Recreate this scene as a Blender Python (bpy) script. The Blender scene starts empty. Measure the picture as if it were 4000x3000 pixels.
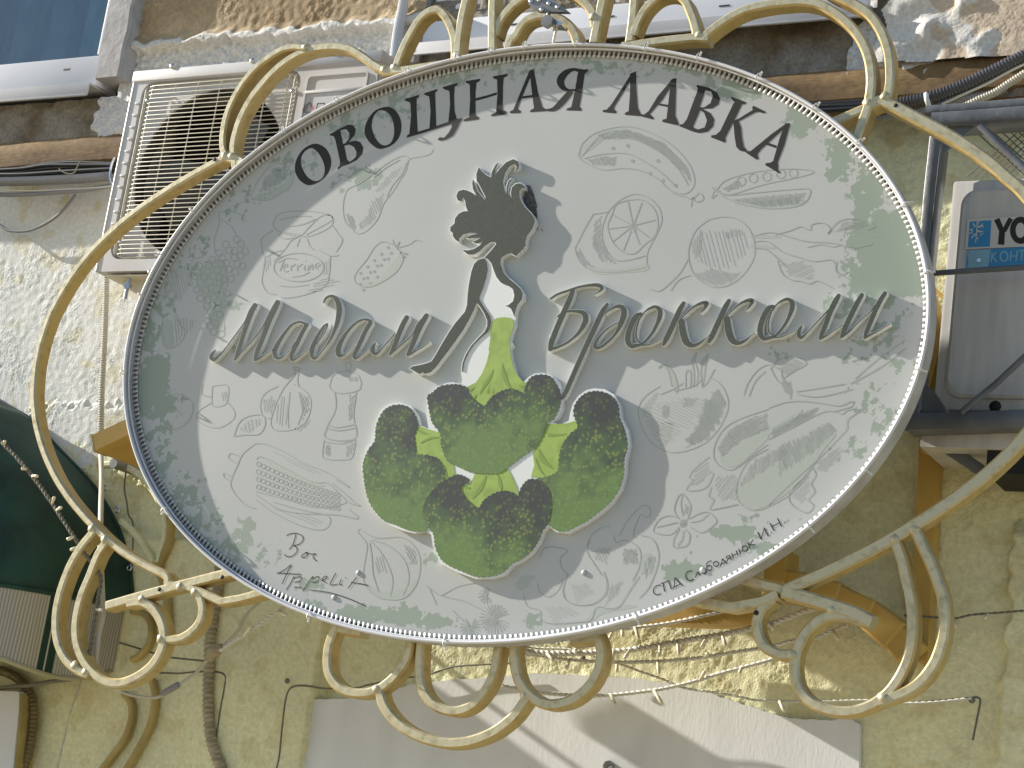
import bpy, bmesh, math, random
import numpy as np
from mathutils import Vector, Matrix
from mathutils.geometry import tessellate_polygon
random.seed(7); rng = np.random.default_rng(7)
SC = bpy.context.scene; COL = SC.collection

# ---------------------------------------------------------------- camera, sky, sun, exposure
FPX = 7204.0
XR = np.array([.87863682, .45663729, .13956976]); DN = np.array([.01241346, .27035503, -.96268067]); FW = np.array([-.47732928, .84757922, .23187544])
CAM = np.array([0.0, -3.7, 1.6])
cd = bpy.data.cameras.new('camera'); cam = bpy.data.objects.new('camera', cd); COL.objects.link(cam)
cd.sensor_width = 36; cd.lens = FPX * 36 / 4000; cd.clip_start = .05; cd.clip_end = 400
m3 = Matrix((XR, -DN, -FW)).transposed()
cam.matrix_world = Matrix.Translation(CAM) @ m3.to_4x4()
SC.camera = cam
LD = Vector((6.5, 1.0, -2.75)).normalized()          # direction the sunlight travels
sd = bpy.data.lights.new('sun', 'SUN'); sun = bpy.data.objects.new('sun', sd); COL.objects.link(sun)
sd.energy = 5.0; sd.angle = math.radians(.5); sd.color = (1, .94, .85)
sun.rotation_euler = LD.to_track_quat('-Z', 'Y').to_euler(); sun.location = (-6, -2, 6)
w = bpy.data.worlds.new('World'); SC.world = w; w.use_nodes = True
nt = w.node_tree; bg = nt.nodes['Background']; sk = nt.nodes.new('ShaderNodeTexSky'); sk.sky_type = 'NISHITA'; sk.sun_disc = False
sk.sun_elevation = math.asin(-LD.z); sk.sun_rotation = math.atan2(-LD.x, -LD.y); sk.dust_density = .6; sk.ozone_density = 2.2
nt.links.new(sk.outputs[0], bg.inputs[0]); bg.inputs[1].default_value = .088
SC.view_settings.view_transform = 'Standard'; SC.view_settings.look = 'None'; SC.view_settings.gamma = 1
SC.view_settings.use_curve_mapping = False; SC.view_settings.exposure = .84

# ---------------------------------------------------------------- helpers
def P(px, py, Y):                                     # point on the plane y = Y (parallel to the wall) seen at photo pixel px, py
    d = XR * ((px - 2000) / FPX) + DN * ((py - 1500) / FPX) + FW
    return CAM + d * ((Y - CAM[1]) / d[1])
def T(ox, oy, s, pts):                                # traced coordinates -> photo pixels
    return [(ox + p[0] / s, oy + p[1] / s) + tuple(q / s for q in p[2:]) for p in pts]
S1 = 2.212
def cr(pts, n=8, closed=False):                       # Catmull-Rom through points of any dimension
    A = np.array(pts, float); N = len(A); out = []
    idx = range(N) if closed else range(N - 1)
    for i in idx:
        if closed: p0, p1, p2, p3 = A[(i - 1) % N], A[i], A[(i + 1) % N], A[(i + 2) % N]
        else: p0, p1, p2, p3 = A[max(i - 1, 0)], A[i], A[i + 1], A[min(i + 2, N - 1)]
        for k in range(n):
            t = k / n
            out.append(.5 * (2 * p1 + (p2 - p0) * t + (2 * p0 - 5 * p1 + 4 * p2 - p3) * t * t + (3 * p1 - p0 - 3 * p2 + p3) * t ** 3))
    if not closed: out.append(A[-1])
    return np.array(out)
def empty(name, label, cat, loc=(0, 0, 0), group=None):
    o = bpy.data.objects.new(name, None); COL.objects.link(o); o.location = loc; o.empty_display_size = .1
    o['label'] = label; o['category'] = cat
    if group: o['group'] = group
    return o
def tag(o, label, cat, group=None):
    o['label'] = label; o['category'] = cat
    if group: o['group'] = group
    return o
def link(name, me, mats, parent=None, sharp=35):
    for m in (mats if isinstance(mats, (list, tuple)) else [mats]): me.materials.append(m)
    me.polygons.foreach_set('use_smooth', [True] * len(me.polygons))
    if sharp: me.set_sharp_from_angle(angle=math.radians(sharp))
    o = bpy.data.objects.new(name, me); COL.objects.link(o)
    if parent is not None:
        o.parent = parent; o.matrix_parent_inverse = Matrix.Translation(-Vector(wloc(parent)))
    return o
def wloc(o):
    v = Vector(o.location)
    if o.parent is not None: return (0, 0, 0) if o.type == 'MESH' else v
    return v
class MB:
    def __init__(s): s.v = []; s.f = []; s.m = []
    def add(s, v, f, mi=0):
        b = len(s.v); s.v += [tuple(map(float, q)) for q in v]
        s.f += [tuple(i + b for i in q) for q in f]; s.m += ([mi] * len(f) if isinstance(mi, int) else list(mi))
    def box(s, x0, x1, y0, y1, z0, z1, bev=0, mi=0):
        if bev <= 0:
            v = [(x, y, z) for z in (z0, z1) for y in (y0, y1) for x in (x0, x1)]
            s.add(v, [(0, 2, 3, 1), (4, 5, 7, 6), (0, 1, 5, 4), (2, 6, 7, 3), (0, 4, 6, 2), (1, 3, 7, 5)], mi)
        else:
            bm = bmesh.new(); bmesh.ops.create_cube(bm, size=1)
            for q in bm.verts: q.co = Vector(((x0 + x1) / 2 + q.co.x * (x1 - x0), (y0 + y1) / 2 + q.co.y * (y1 - y0), (z0 + z1) / 2 + q.co.z * (z1 - z0)))
            bmesh.ops.bevel(bm, geom=bm.edges[:], offset=bev, segments=2, affect='EDGES', profile=.6)
            s.bm(bm, mi)
    def bm(s, bm, mi=0):
        bm.verts.index_update(); s.add([v.co[:] for v in bm.verts], [tuple(v.index for v in f.verts) for f in bm.faces], mi); bm.free()
    def rings(s, R, closed=False, caps=True, mi=0):    # loft a list of equal-length vertex rings
        k = len(R[0]); v = [q for r in R for q in r]; f = []; n = len(R)
        for i in range(n if closed else n - 1):
            a = i * k; b = ((i + 1) % n) * k
            for j in range(k): f.append((a + j, a + (j + 1) % k, b + (j + 1) % k, b + j))
        if caps and not closed: f.append(tuple(range(k))[::-1]); f.append(tuple((n - 1) * k + j for j in range(k)))
        s.add(v, f, mi)
    def tube(s, path, r, seg=8, closed=False, mi=0):
        A = np.array(path, float); n = len(A)
        rr = r if hasattr(r, '__len__') else [r] * n
        tg = np.zeros_like(A)
        for i in range(n):
            a, b = (A[(i - 1) % n], A[(i + 1) % n]) if closed else (A[max(i - 1, 0)], A[min(i + 1, n - 1)])
            d = b - a; tg[i] = d / (np.linalg.norm(d) + 1e-12)
        up = np.array([0, -1, 0.]) if abs(tg[0][1]) < .9 else np.array([0, 0, 1.])
        R = []; nrm = up - tg[0] * up.dot(tg[0]); nrm /= np.linalg.norm(nrm)
        for i in range(n):
            nrm = nrm - tg[i] * nrm.dot(tg[i]); nrm /= np.linalg.norm(nrm) + 1e-12
            bi = np.cross(tg[i], nrm)
            R.append([A[i] + (nrm * math.cos(q) + bi * math.sin(q)) * rr[i] for q in (2 * math.pi * j / seg for j in range(seg))])
        s.rings(R, closed, mi=mi)
    def prism(s, loops, Y, depth, mf=0, ms=1, back=False):   # px outline (first loop outer, the rest holes) extruded from y = Y back by depth
        W = [[P(x, y, Y) for x, y in L] for L in loops]
        V2 = [[Vector((p[0], p[2], 0)) for p in L] for L in W]
        flat = [p for L in W for p in L]; base = len(s.v)
        tri = tessellate_polygon(V2); ff = []
        for t in tri:
            a, b, c = (flat[i] for i in t)
            cz = (b[0] - a[0]) * (c[2] - a[2]) - (b[2] - a[2]) * (c[0] - a[0])
            ff.append(tuple(t) if cz > 0 else (t[0], t[2], t[1]))
        n = len(flat)
        v = list(flat)
        fs = []
        if depth > 0:
            v += [np.array([p[0], Y + depth, p[2]]) for p in flat]; o = 0
            for L in W:
                k = len(L)
                for i in range(k): fs.append((o + i, o + (i + 1) % k, n + o + (i + 1) % k, n + o + i))
                o += k
        s.add(v, ff + fs, [mf] * len(ff) + [ms] * len(fs))
    def stroke(s, pts, Y, depth=0, n=7, mf=0, ms=1, cap=True):  # px centre line with widths, as a raised or printed stroke
        A = cr(pts, n) if len(pts) > 2 else np.array(pts, float)
        if len(pts) == 2: A = np.array([A[0] + (A[1] - A[0]) * t for t in (0, .5, 1)])
        tg = np.gradient(A[:, :2], axis=0); tg /= np.linalg.norm(tg, axis=1)[:, None] + 1e-9
        c, wd = A[:, :2], A[:, 2]
        if cap and depth > 0:
            h0, h1 = wd[0] / 2, wd[-1] / 2
            th = [1.4, 1.0, .6]
            c = np.vstack([[c[0] - tg[0] * h0 * math.sin(q) for q in th], c, [c[-1] + tg[-1] * h1 * math.sin(q) for q in th[::-1]]])
            wd = np.concatenate([[2 * h0 * math.cos(q) for q in th], wd, [2 * h1 * math.cos(q) for q in th[::-1]]])
            tg = np.vstack([[tg[0]] * 3, tg, [tg[-1]] * 3])
        nr = np.stack([-tg[:, 1], tg[:, 0]], 1); v = []; f = []; mi = []
        k = 4 if depth > 0 else 2
        for i in range(len(c)):
            a = P(*(c[i] + nr[i] * wd[i] / 2), Y); b = P(*(c[i] - nr[i] * wd[i] / 2), Y)
            v += [a, b]
            if depth > 0: v += [a + np.array([0, depth, 0]), b + np.array([0, depth, 0])]
        for i in range(len(c) - 1):
            a = i * k; b = a + k
            f.append((a, b, b + 1, a + 1)); mi.append(mf)
            if depth > 0:
                f.append((a, a + 2, b + 2, b)); f.append((a + 1, b + 1, b + 3, a + 3)); mi += [ms, ms]
        if depth > 0: e = (len(c) - 1) * k; f += [(0, 1, 3, 2), (e, e + 2, e + 3, e + 1)]; mi += [ms, ms]
        s.add(v, f, mi)
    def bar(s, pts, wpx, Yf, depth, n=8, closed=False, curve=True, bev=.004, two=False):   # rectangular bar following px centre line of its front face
        A = cr(pts, n, closed) if curve and len(pts) > 2 else np.array(pts, float)
        if not curve or len(pts) == 2:
            B = []
            for i in range(len(A) - 1): B += [A[i] + (A[i + 1] - A[i]) * t for t in (0, .5)]
            A = np.array(B + [A[-1]])
        W = np.array([P(x, y, Yf) for x, y in A[:, :2]])
        d = np.gradient(W, axis=0); d[:, 1] = 0; d /= np.linalg.norm(d, axis=1)[:, None] + 1e-9
        nr = np.stack([d[:, 2], 0 * d[:, 0], -d[:, 0]], 1)
        if A.shape[1] > 2: hw = A[:, 2] / 2 / 1650
        else: hw = np.full(len(A), wpx / 2 / 1650.)
        R = []
        for i in range(len(W)):
            h = hw[i]; b = min(bev, h * .7)
            prof = [(-h + b, 0), (h - b, 0), (h, b), (h, depth - b), (h - b, depth), (-h + b, depth), (-h, depth - b), (-h, b)]
            R.append([W[i] + nr[i] * p + np.array([0, q, 0]) for p, q in prof])
        f0 = len(s.m); s.rings(R, closed)
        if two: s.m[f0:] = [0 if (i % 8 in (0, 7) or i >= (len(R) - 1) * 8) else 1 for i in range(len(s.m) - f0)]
    def build(s, name, mats, parent=None, sharp=35):
        me = bpy.data.meshes.new(name); me.from_pydata(s.v, [], s.f)
        if any(s.m): me.polygons.foreach_set('material_index', s.m)
        bm = bmesh.new(); bm.from_mesh(me); bmesh.ops.recalc_face_normals(bm, faces=bm.faces) if s.closed else None
        bm.to_mesh(me); bm.free(); me.update()
        return link(name, me, mats, parent, sharp)
    closed = True
# ---- materials
def mat(name, col, rough=.6, metal=0, var=0, vscale=8, bump=0, bscale=60, bdist=.002, spec=.5, col2=None, detail=5, stretch=None, thr=(.35, .65)):
    m = bpy.data.materials.new(name); m.use_nodes = True; t = m.node_tree; b = t.nodes['Principled BSDF']
    b.inputs['Base Color'].default_value = (*col, 1); b.inputs['Roughness'].default_value = rough; b.inputs['Metallic'].default_value = metal
    b.inputs['Specular IOR Level'].default_value = spec
    tc = t.nodes.new('ShaderNodeTexCoord'); out = tc.outputs['Object']
    if stretch:
        mp = t.nodes.new('ShaderNodeMapping'); mp.inputs['Scale'].default_value = stretch; t.links.new(out, mp.inputs[0]); out = mp.outputs[0]
    if var or col2:
        nz = t.nodes.new('ShaderNodeTexNoise'); nz.inputs['Scale'].default_value = vscale; nz.inputs['Detail'].default_value = detail; t.links.new(out, nz.inputs['Vector'])
        r = t.nodes.new('ShaderNodeValToRGB'); c2 = col2 or tuple(c * (1 - var) for c in col)
        r.color_ramp.elements[0].position = thr[0]; r.color_ramp.elements[1].position = thr[1]
        r.color_ramp.elements[0].color = (*c2, 1); r.color_ramp.elements[1].color = (*col, 1)
        t.links.new(nz.outputs['Fac'], r.inputs[0]); t.links.new(r.outputs[0], b.inputs['Base Color'])
    if bump:
        n2 = t.nodes.new('ShaderNodeTexNoise'); n2.inputs['Scale'].default_value = bscale; n2.inputs['Detail'].default_value = 4; t.links.new(out, n2.inputs['Vector'])
        bp = t.nodes.new('ShaderNodeBump'); bp.inputs['Strength'].default_value = bump; bp.inputs['Distance'].default_value = bdist
        t.links.new(n2.outputs['Fac'], bp.inputs['Height']); t.links.new(bp.outputs[0], b.inputs['Normal'])
    return m
M = {}
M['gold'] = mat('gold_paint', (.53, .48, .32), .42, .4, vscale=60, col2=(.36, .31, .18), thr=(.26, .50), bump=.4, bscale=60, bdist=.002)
M['gold_bounce_side'] = mat('gold_painted_bounce', (.53, .40, .17), .45, .3, vscale=40, col2=(.39, .28, .10), thr=(.25, .5), bump=.3, bscale=60, bdist=.002)  # warm ground bounce painted into the bar sides, oranger than the fronts
M['wall_gold'] = mat('wall_scroll_paint', (.50, .38, .14), .7, 0, var=.3, vscale=12, bump=.4, bscale=60)
M['ochre'] = mat('ochre_paint', (.58, .37, .09), .5, 0, var=.2, vscale=9, bump=.3, bscale=50)
M['white_metal'] = mat('white_enamel', (.66, .66, .66), .35, 0, var=.1, vscale=5)
M['ac_white'] = mat('unit_enamel', (.62, .62, .63), .38, 0, var=.12, vscale=6, col2=(.52, .51, .5))
M['wire'] = mat('grille_wire', (.66, .63, .52), .45)
M['rim'] = mat('aluminium_rim', (.54, .54, .55), .38, .1, var=.25, vscale=18)
M['neon'] = mat('clear_hose', (.70, .70, .72), .25)
M['tongue'] = mat('flange_paint', (.56, .56, .55), .4)
M['groove_shade'] = mat('groove_painted_shade', (.17, .17, .17), .7)  # dark grey stands in for shade in the gaps between the tongues
M['edge'] = mat('white_acrylic', (.74, .76, .74), .4)
M['letter'] = mat('grey_green_film', (.105, .115, .09), .36, 0, var=.35, vscale=900, col2=(.06, .066, .05), detail=2, thr=(.4, .6), spec=.3)
M['ink'] = mat('black_ink', (.034, .032, .029), .55, spec=.2)
M['line'] = mat('grey_green_ink', (.335, .37, .33), .5)
M['tone'] = mat('sage_ink', (.40, .435, .39), .5)
M['stem'] = mat('light_green_print', (.33, .46, .09), .45, 0, var=.25, vscale=40)
M['crease'] = mat('mid_green_print', (.20, .31, .05), .45)
M['tar'] = mat('black_glue', (.03, .03, .03), .6, 0, bump=1, bscale=200, bdist=.004, col2=(.12, .12, .11), vscale=180)
M['black'] = mat('black_void', (.008, .008, .009), .7)
M['dark_plastic'] = mat('fan_plastic', (.04, .04, .042), .4)
M['cable'] = mat('black_cable', (.02, .022, .025), .4)
M['conduit'] = mat('grey_conduit', (.24, .24, .245), .28)
M['black_conduit'] = mat('black_conduit', (.10, .10, .105), .2)
M['pale_conduit'] = mat('pale_conduit', (.50, .47, .38), .5)
M['tan_wrap'] = mat('tan_tape', (.42, .36, .24), .6, 0, var=.35, vscale=25, stretch=(1, 1, 4), bump=.4, bscale=40)
M['brown_conduit'] = mat('brown_conduit', (.20, .15, .06), .5, 0, var=.3, vscale=20)
M['cage'] = mat('grey_cage_paint', (.15, .16, .172), .38, 0, var=.3, vscale=14, bump=.35, bscale=70, bdist=.003)
M['ac_grey'] = mat('aged_enamel', (.56, .55, .52), .45, 0, var=.25, vscale=6, stretch=(6, 6, .7), col2=(.45, .44, .42))
M['green_cloth'] = mat('green_canvas', (.012, .060, .042), .75, 0, var=.5, vscale=9, bump=.2, bscale=300, bdist=.0005)
M['cord'] = mat('white_cord', (.62, .60, .52), .5)
M['bulb'] = mat('clear_bulb', (.72, .66, .5), .2)
M['steel'] = mat('dull_steel', (.30, .29, .27), .35, .6, var=.3, vscale=30)
M['chrome'] = mat('bright_steel', (.6, .6, .6), .2, .9)
M['curtain'] = mat('blue_curtain', (.12, .19, .22), .7, 0, vscale=9, col2=(.02, .055, .10), stretch=(3, 1, .6), thr=(.3, .7))
M['frame_white'] = mat('window_pvc', (.74, .75, .78), .3, 0, var=.08, vscale=4)
M['lilac'] = mat('grey_render', (.42, .41, .41), .8, 0, var=.3, vscale=16, bump=.5, bscale=50, bdist=.003)
M['sill'] = mat('sill_metal', (.55, .54, .54), .4, 0, var=.15, vscale=8)
M['white_plaster'] = mat('white_plaster', (.76, .77, .76), .75, 0, var=.10, vscale=5, bump=.3, bscale=70, bdist=.0012, stretch=(2.5, 1, .7))
M['pavement'] = mat('pavement', (.44, .37, .24), .85, 0, var=.25, vscale=2)
M['blue'] = mat('blue_sticker', (.03, .23, .47), .4)
M['pale_blue'] = mat('faded_blue_sticker', (.22, .42, .52), .4)
M['sticker'] = mat('white_sticker', (.58, .57, .50), .4)
M['red'] = mat('red_print', (.55, .05, .06), .4)
M['twine'] = mat('dry_stem', (.20, .18, .12), .8)
M['fibre'] = mat('grey_wire', (.17, .16, .12), .7)
def glass():
    m = bpy.data.materials.new('window_glass'); m.use_nodes = True; t = m.node_tree; t.nodes.clear()
    o = t.nodes.new('ShaderNodeOutputMaterial'); mx = t.nodes.new('ShaderNodeMixShader'); tr = t.nodes.new('ShaderNodeBsdfTransparent'); g = t.nodes.new('ShaderNodeBsdfGlossy')
    mx.inputs[0].default_value = .13; g.inputs['Roughness'].default_value = .03; tr.inputs[0].default_value = (.75, .85, .85, 1)
    t.links.new(tr.outputs[0], mx.inputs[1]); t.links.new(g.outputs[0], mx.inputs[2]); t.links.new(mx.outputs[0], o.inputs[0]); return m
M['glass'] = glass()
def attr_mix(m, name, col, lo=.4, hi=.6, noise=None, amp=.5):   # mix a second paint in where a vertex attribute (with a noisy edge) is high
    t = m.node_tree; b = t.nodes['Principled BSDF']; a = t.nodes.new('ShaderNodeAttribute'); a.attribute_name = name
    v = a.outputs['Fac']
    if noise:
        tc = t.nodes.new('ShaderNodeTexCoord'); src = tc.outputs['Object']
        nz = t.nodes.new('ShaderNodeTexNoise'); nz.inputs['Scale'].default_value = noise; nz.inputs['Detail'].default_value = 6; nz.inputs['Roughness'].default_value = .62; t.links.new(src, nz.inputs['Vector'])
        ma = t.nodes.new('ShaderNodeMath'); ma.operation = 'MULTIPLY_ADD'; ma.inputs[1].default_value = amp * 2; ma.inputs[2].default_value = -amp; t.links.new(nz.outputs['Fac'], ma.inputs[0])
        ad = t.nodes.new('ShaderNodeMath'); t.links.new(v, ad.inputs[0]); t.links.new(ma.outputs[0], ad.inputs[1]); v = ad.outputs[0]
    mr = t.nodes.new('ShaderNodeMapRange'); mr.inputs['From Min'].default_value = lo; mr.inputs['From Max'].default_value = hi; t.links.new(v, mr.inputs['Value'])
    mx = t.nodes.new('ShaderNodeMix'); mx.data_type = 'RGBA'; mx.inputs['B'].default_value = (*col, 1)
    src = b.inputs['Base Color'].links[0].from_socket if b.inputs['Base Color'].links else None
    if src: t.links.new(src, mx.inputs[6])
    else: mx.inputs[6].default_value = b.inputs['Base Color'].default_value
    mx.inputs[7].default_value = (*col, 1)
    t.links.new(mr.outputs[0], mx.inputs[0]); t.links.new(mx.outputs[2], b.inputs['Base Color'])
    return m
def floret_mat():
    m = mat('floret_print', (.1, .2, .03), .45); t = m.node_tree; b = t.nodes['Principled BSDF']; N = t.nodes.new; L = t.links.new
    tc = N('ShaderNodeTexCoord')
    vo = N('ShaderNodeTexVoronoi'); vo.inputs['Scale'].default_value = 115; L(tc.outputs['Object'], vo.inputs['Vector'])
    sp = N('ShaderNodeSeparateXYZ'); L(tc.outputs['Generated'], sp.inputs[0])
    nz = N('ShaderNodeTexNoise'); nz.inputs['Scale'].default_value = 9; nz.inputs['Detail'].default_value = 3; L(tc.outputs['Object'], nz.inputs['Vector'])
    a = N('ShaderNodeMath'); a.operation = 'MULTIPLY_ADD'; a.inputs[1].default_value = 1.15; L(nz.outputs['Fac'], a.inputs[0]); 
    n3 = N('ShaderNodeTexNoise'); n3.inputs['Scale'].default_value = 42; n3.inputs['Detail'].default_value = 4; L(tc.outputs['Object'], n3.inputs['Vector'])
    inv = N('ShaderNodeMath'); inv.operation = 'SUBTRACT'; inv.inputs[0].default_value = .02; L(sp.outputs['Z'], inv.inputs[1]); a2 = N('ShaderNodeMath'); a2.operation = 'MULTIPLY_ADD'; a2.inputs[1].default_value = .9; L(n3.outputs['Fac'], a2.inputs[0]); L(inv.outputs[0], a2.inputs[2]); L(a2.outputs[0], a.inputs[2])
    r1 = N('ShaderNodeValToRGB'); e = r1.color_ramp.elements; e[0].position = .16; e[0].color = (.034, .040, .036, 1); e[1].position = .82; e[1].color = (.125, .205, .055, 1)
    q = e.new(.5); q.color = (.062, .110, .04, 1); L(a.outputs[0], r1.inputs[0])
    r2 = N('ShaderNodeValToRGB'); f = r2.color_ramp.elements; f[0].position = .15; f[0].color = (.07, .085, .035, 1); f[1].position = .8; f[1].color = (.15, .24, .065, 1)
    q = f.new(.42); q.color = (.17, .21, .05, 1); L(a.outputs[0], r2.inputs[0])
    dm = N('ShaderNodeMapRange'); dm.inputs['From Min'].default_value = .0022; dm.inputs['From Max'].default_value = .0038
    dm.inputs['From Min'].default_value = .32; dm.inputs['From Max'].default_value = .46; L(vo.outputs['Distance'], dm.inputs['Value'])
    gate = N('ShaderNodeMath'); gate.operation = 'GREATER_THAN'; gate.inputs[1].default_value = .35; cs = N('ShaderNodeSeparateColor'); L(vo.outputs['Color'], cs.inputs[0]); L(cs.outputs[0], gate.inputs[0])
    sb = N('ShaderNodeMath'); sb.operation = 'SUBTRACT'; sb.inputs[0].default_value = 1; L(dm.outputs[0], sb.inputs[1])
    mu = N('ShaderNodeMath'); mu.operation = 'MULTIPLY'; L(sb.outputs[0], mu.inputs[0]); L(gate.outputs[0], mu.inputs[1])
    mx = N('ShaderNodeMix'); mx.data_type = 'RGBA'; L(mu.outputs[0], mx.inputs[0]); L(r1.outputs[0], mx.inputs[6]); L(r2.outputs[0], mx.inputs[7]); L(mx.outputs[2], b.inputs['Base Color'])
    return m
M['floret'] = floret_mat()
def grain(m, scale, lo, hi, detail=3):                # fine mottling of the paint itself
    t = m.node_tree; b = t.nodes['Principled BSDF']; tc = t.nodes.new('ShaderNodeTexCoord'); nz = t.nodes.new('ShaderNodeTexNoise'); nz.inputs['Scale'].default_value = scale; nz.inputs['Detail'].default_value = detail; t.links.new(tc.outputs['Object'], nz.inputs['Vector'])
    mr = t.nodes.new('ShaderNodeMapRange'); mr.inputs['From Min'].default_value = .3; mr.inputs['From Max'].default_value = .7; mr.inputs['To Min'].default_value = lo; mr.inputs['To Max'].default_value = hi; t.links.new(nz.outputs['Fac'], mr.inputs['Value'])
    mx = t.nodes.new('ShaderNodeMix'); mx.data_type = 'RGBA'; mx.blend_type = 'MULTIPLY'; mx.inputs[0].default_value = 1; s = b.inputs['Base Color'].links[0].from_socket
    t.links.new(s, mx.inputs[6]); t.links.new(mr.outputs[0], mx.inputs[7]); t.links.new(mx.outputs[2], b.inputs['Base Color'])
# ---- band-limited random fields for relief
def field(nx, nz, cell, size, seed, width=.5):
    g = np.random.default_rng(seed).standard_normal((nz, nx)); F = np.fft.rfft2(g)
    fz = np.fft.fftfreq(nz, cell)[:, None]; fx = np.fft.rfftfreq(nx, cell)[None, :]; k = np.hypot(fx, fz) * size
    h = np.fft.irfft2(F * np.exp(-((np.log(k + 1e-6)) / width) ** 2), (nz, nx)); return h / h.std()
def low(nx, nz, cell, size, seed):
    g = np.random.default_rng(seed).standard_normal((nz, nx)); F = np.fft.rfft2(g)
    fz = np.fft.fftfreq(nz, cell)[:, None]; fx = np.fft.rfftfreq(nx, cell)[None, :]
    h = np.fft.irfft2(F * np.exp(-((fx ** 2 + fz ** 2) * size ** 2)), (nz, nx)); return h / h.std()
def sstep(a, b, x): t = np.clip((x - a) / (b - a), 0, 1); return t * t * (3 - 2 * t)
def grid_mesh(name, X, Z, Yv, mats, parent, attrs={}, keep=None):
    nz, nx = X.shape; co = np.stack([X, Yv, Z], -1).reshape(-1, 3)
    i = np.arange(nz * nx).reshape(nz, nx); q = np.stack([i[:-1, :-1], i[:-1, 1:], i[1:, 1:], i[1:, :-1]], -1).reshape(-1, 4)
    if keep is not None: q = q[(keep[:-1, :-1] & keep[1:, 1:] & keep[1:, :-1] & keep[:-1, 1:]).reshape(-1)]
    me = bpy.data.meshes.new(name); me.vertices.add(len(co)); me.vertices.foreach_set('co', co.ravel().astype(np.float32))
    me.loops.add(len(q) * 4); me.loops.foreach_set('vertex_index', q.ravel().astype(np.int32)); me.polygons.add(len(q))
    me.polygons.foreach_set('loop_start', np.arange(0, len(q) * 4, 4, dtype=np.int32))
    me.update(calc_edges=True); me.validate()
    for k, a in attrs.items():
        at = me.attributes.new(k, 'FLOAT', 'POINT'); at.data.foreach_set('value', a.ravel().astype(np.float32))
    return link(name, me, mats, parent, sharp=None)
def in_poly(X, Z, poly):
    c = np.zeros(X.shape, bool); n = len(poly); j = n - 1
    for i in range(n):
        xi, zi = poly[i]; xj, zj = poly[j]
        c ^= ((zi > Z) != (zj > Z)) & (X < (xj - xi) * (Z - zi) / (zj - zi + 1e-12) + xi); j = i
    return c
def wp(pts, Y): return [(q[0], q[2]) for q in (P(x, y, Y) for x, y in pts)]
def rrect(x0, x1, z0, z1, r, n=5):
    L = []
    for cx, cz, a in ((x1 - r, z1 - r, 0), (x0 + r, z1 - r, 90), (x0 + r, z0 + r, 180), (x1 - r, z0 + r, 270)):
        for i in range(n + 1): q = math.radians(a + 90 * i / n); L.append((cx + r * math.cos(q), cz + r * math.sin(q)))
    return L
def circ(cx, cz, r, n=32, rz=None): return [(cx + r * math.cos(2 * math.pi * i / n), cz + (rz or r) * math.sin(2 * math.pi * i / n)) for i in range(n)]
def prism_w(b, loops, Y, depth, mf=0, ms=0):          # same as MB.prism with loops already in wall metres (x, z)
    global P
    keep = P; P = lambda x, z, y: np.array([x, y, z])
    b.prism(loops, Y, depth, mf, ms); P = keep
def ppm(px, py, Y):
    d = XR * ((px - 2000) / FPX) + DN * ((py - 1500) / FPX) + FW; return FPX / ((Y - CAM[1]) / d[1])

# ---------------------------------------------------------------- pavement (bounces warm light up, as in the street)
b = MB(); b.box(-60, 60, -60, .6, -.3, 0); o = b.build('pavement', M['pavement']); o['kind'] = 'structure'

# ---------------------------------------------------------------- the facade
wall = empty('facade_wall', 'weathered stucco house front in cream and ochre behind the oval sign', 'wall', (-2, 0, 0))
cell = .0033
def axes(x0, x1, z0, z1): 
    x = np.arange(x0, x1, cell); z = np.arange(z0, z1, cell); return np.meshgrid(x, z)
def stucco(nx, nz, seed):
    a = field(nx, nz, cell, .0095, seed, .40); c = field(nx, nz, cell, .035, seed + 1, .5)
    env = sstep(-.9, .8, low(nx, nz, cell, .12, seed + 2))
    worm = sstep(.0, 1.1, a + .35 * c)
    return .0003 * c + (.0003 + .0009 * env) * worm + .0005 * low(nx, nz, cell, .11, seed + 3)
# lower render, with shallow pilasters to the left and right
X, Z = axes(-4.15, -.7, 1.5, 3.26); nz, nx = X.shape
h = stucco(nx, nz, 11)
wob = .004 * low(nx, nz, cell, .05, 5)
left = sstep(-2.470, -2.484, X + wob * .5) * sstep(2.20, 2.18, Z); right = sstep(-.884, -.872, X + wob) * sstep(2.35, 2.30, Z)
h = h * (1 - .30 * sstep(-2.9, -3.1, X)) * (1 - .45 * left) + .035 * left + .028 * right
wm = sstep(-2.92, -3.06, X + 6 * wob) * sstep(2.30, 2.44, Z - .10 * (X + 3.5) + 8 * wob)
rag = .02 * low(nx, nz, cell, .02, 31)
slab = sstep(0, .012, Z + rag - 2.335) * sstep(2.545, 2.53, Z + rag * .3) * sstep(-3.55, -3.53, X + rag) 
h = h + .010 * slab * sstep(-2.6, -2.9, X)
dirt = sstep(.2, 1.6, low(nx, nz, cell, .07, 77)) * .75 + sstep(3.02, 3.22, Z) * .6 * sstep(-1, 1, low(nx, nz, cell, .05, 78))
M['lower'] = mat('cream_stucco', (.86, .84, .54), .85, 0, var=.13, vscale=3.5, bump=.9, bscale=230, bdist=.0016)
attr_mix(M['lower'], 'white', (.76, .76, .71), .3, .7, 20, .25); attr_mix(M['lower'], 'dirt', (.62, .54, .26), .3, 1.5, 30, .35)
grain(M['lower'], 90, .86, 1.06)
grid_mesh('lower_render', X, Z, -h, M['lower'], wall, dict(white=wm, dirt=dirt))
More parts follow.
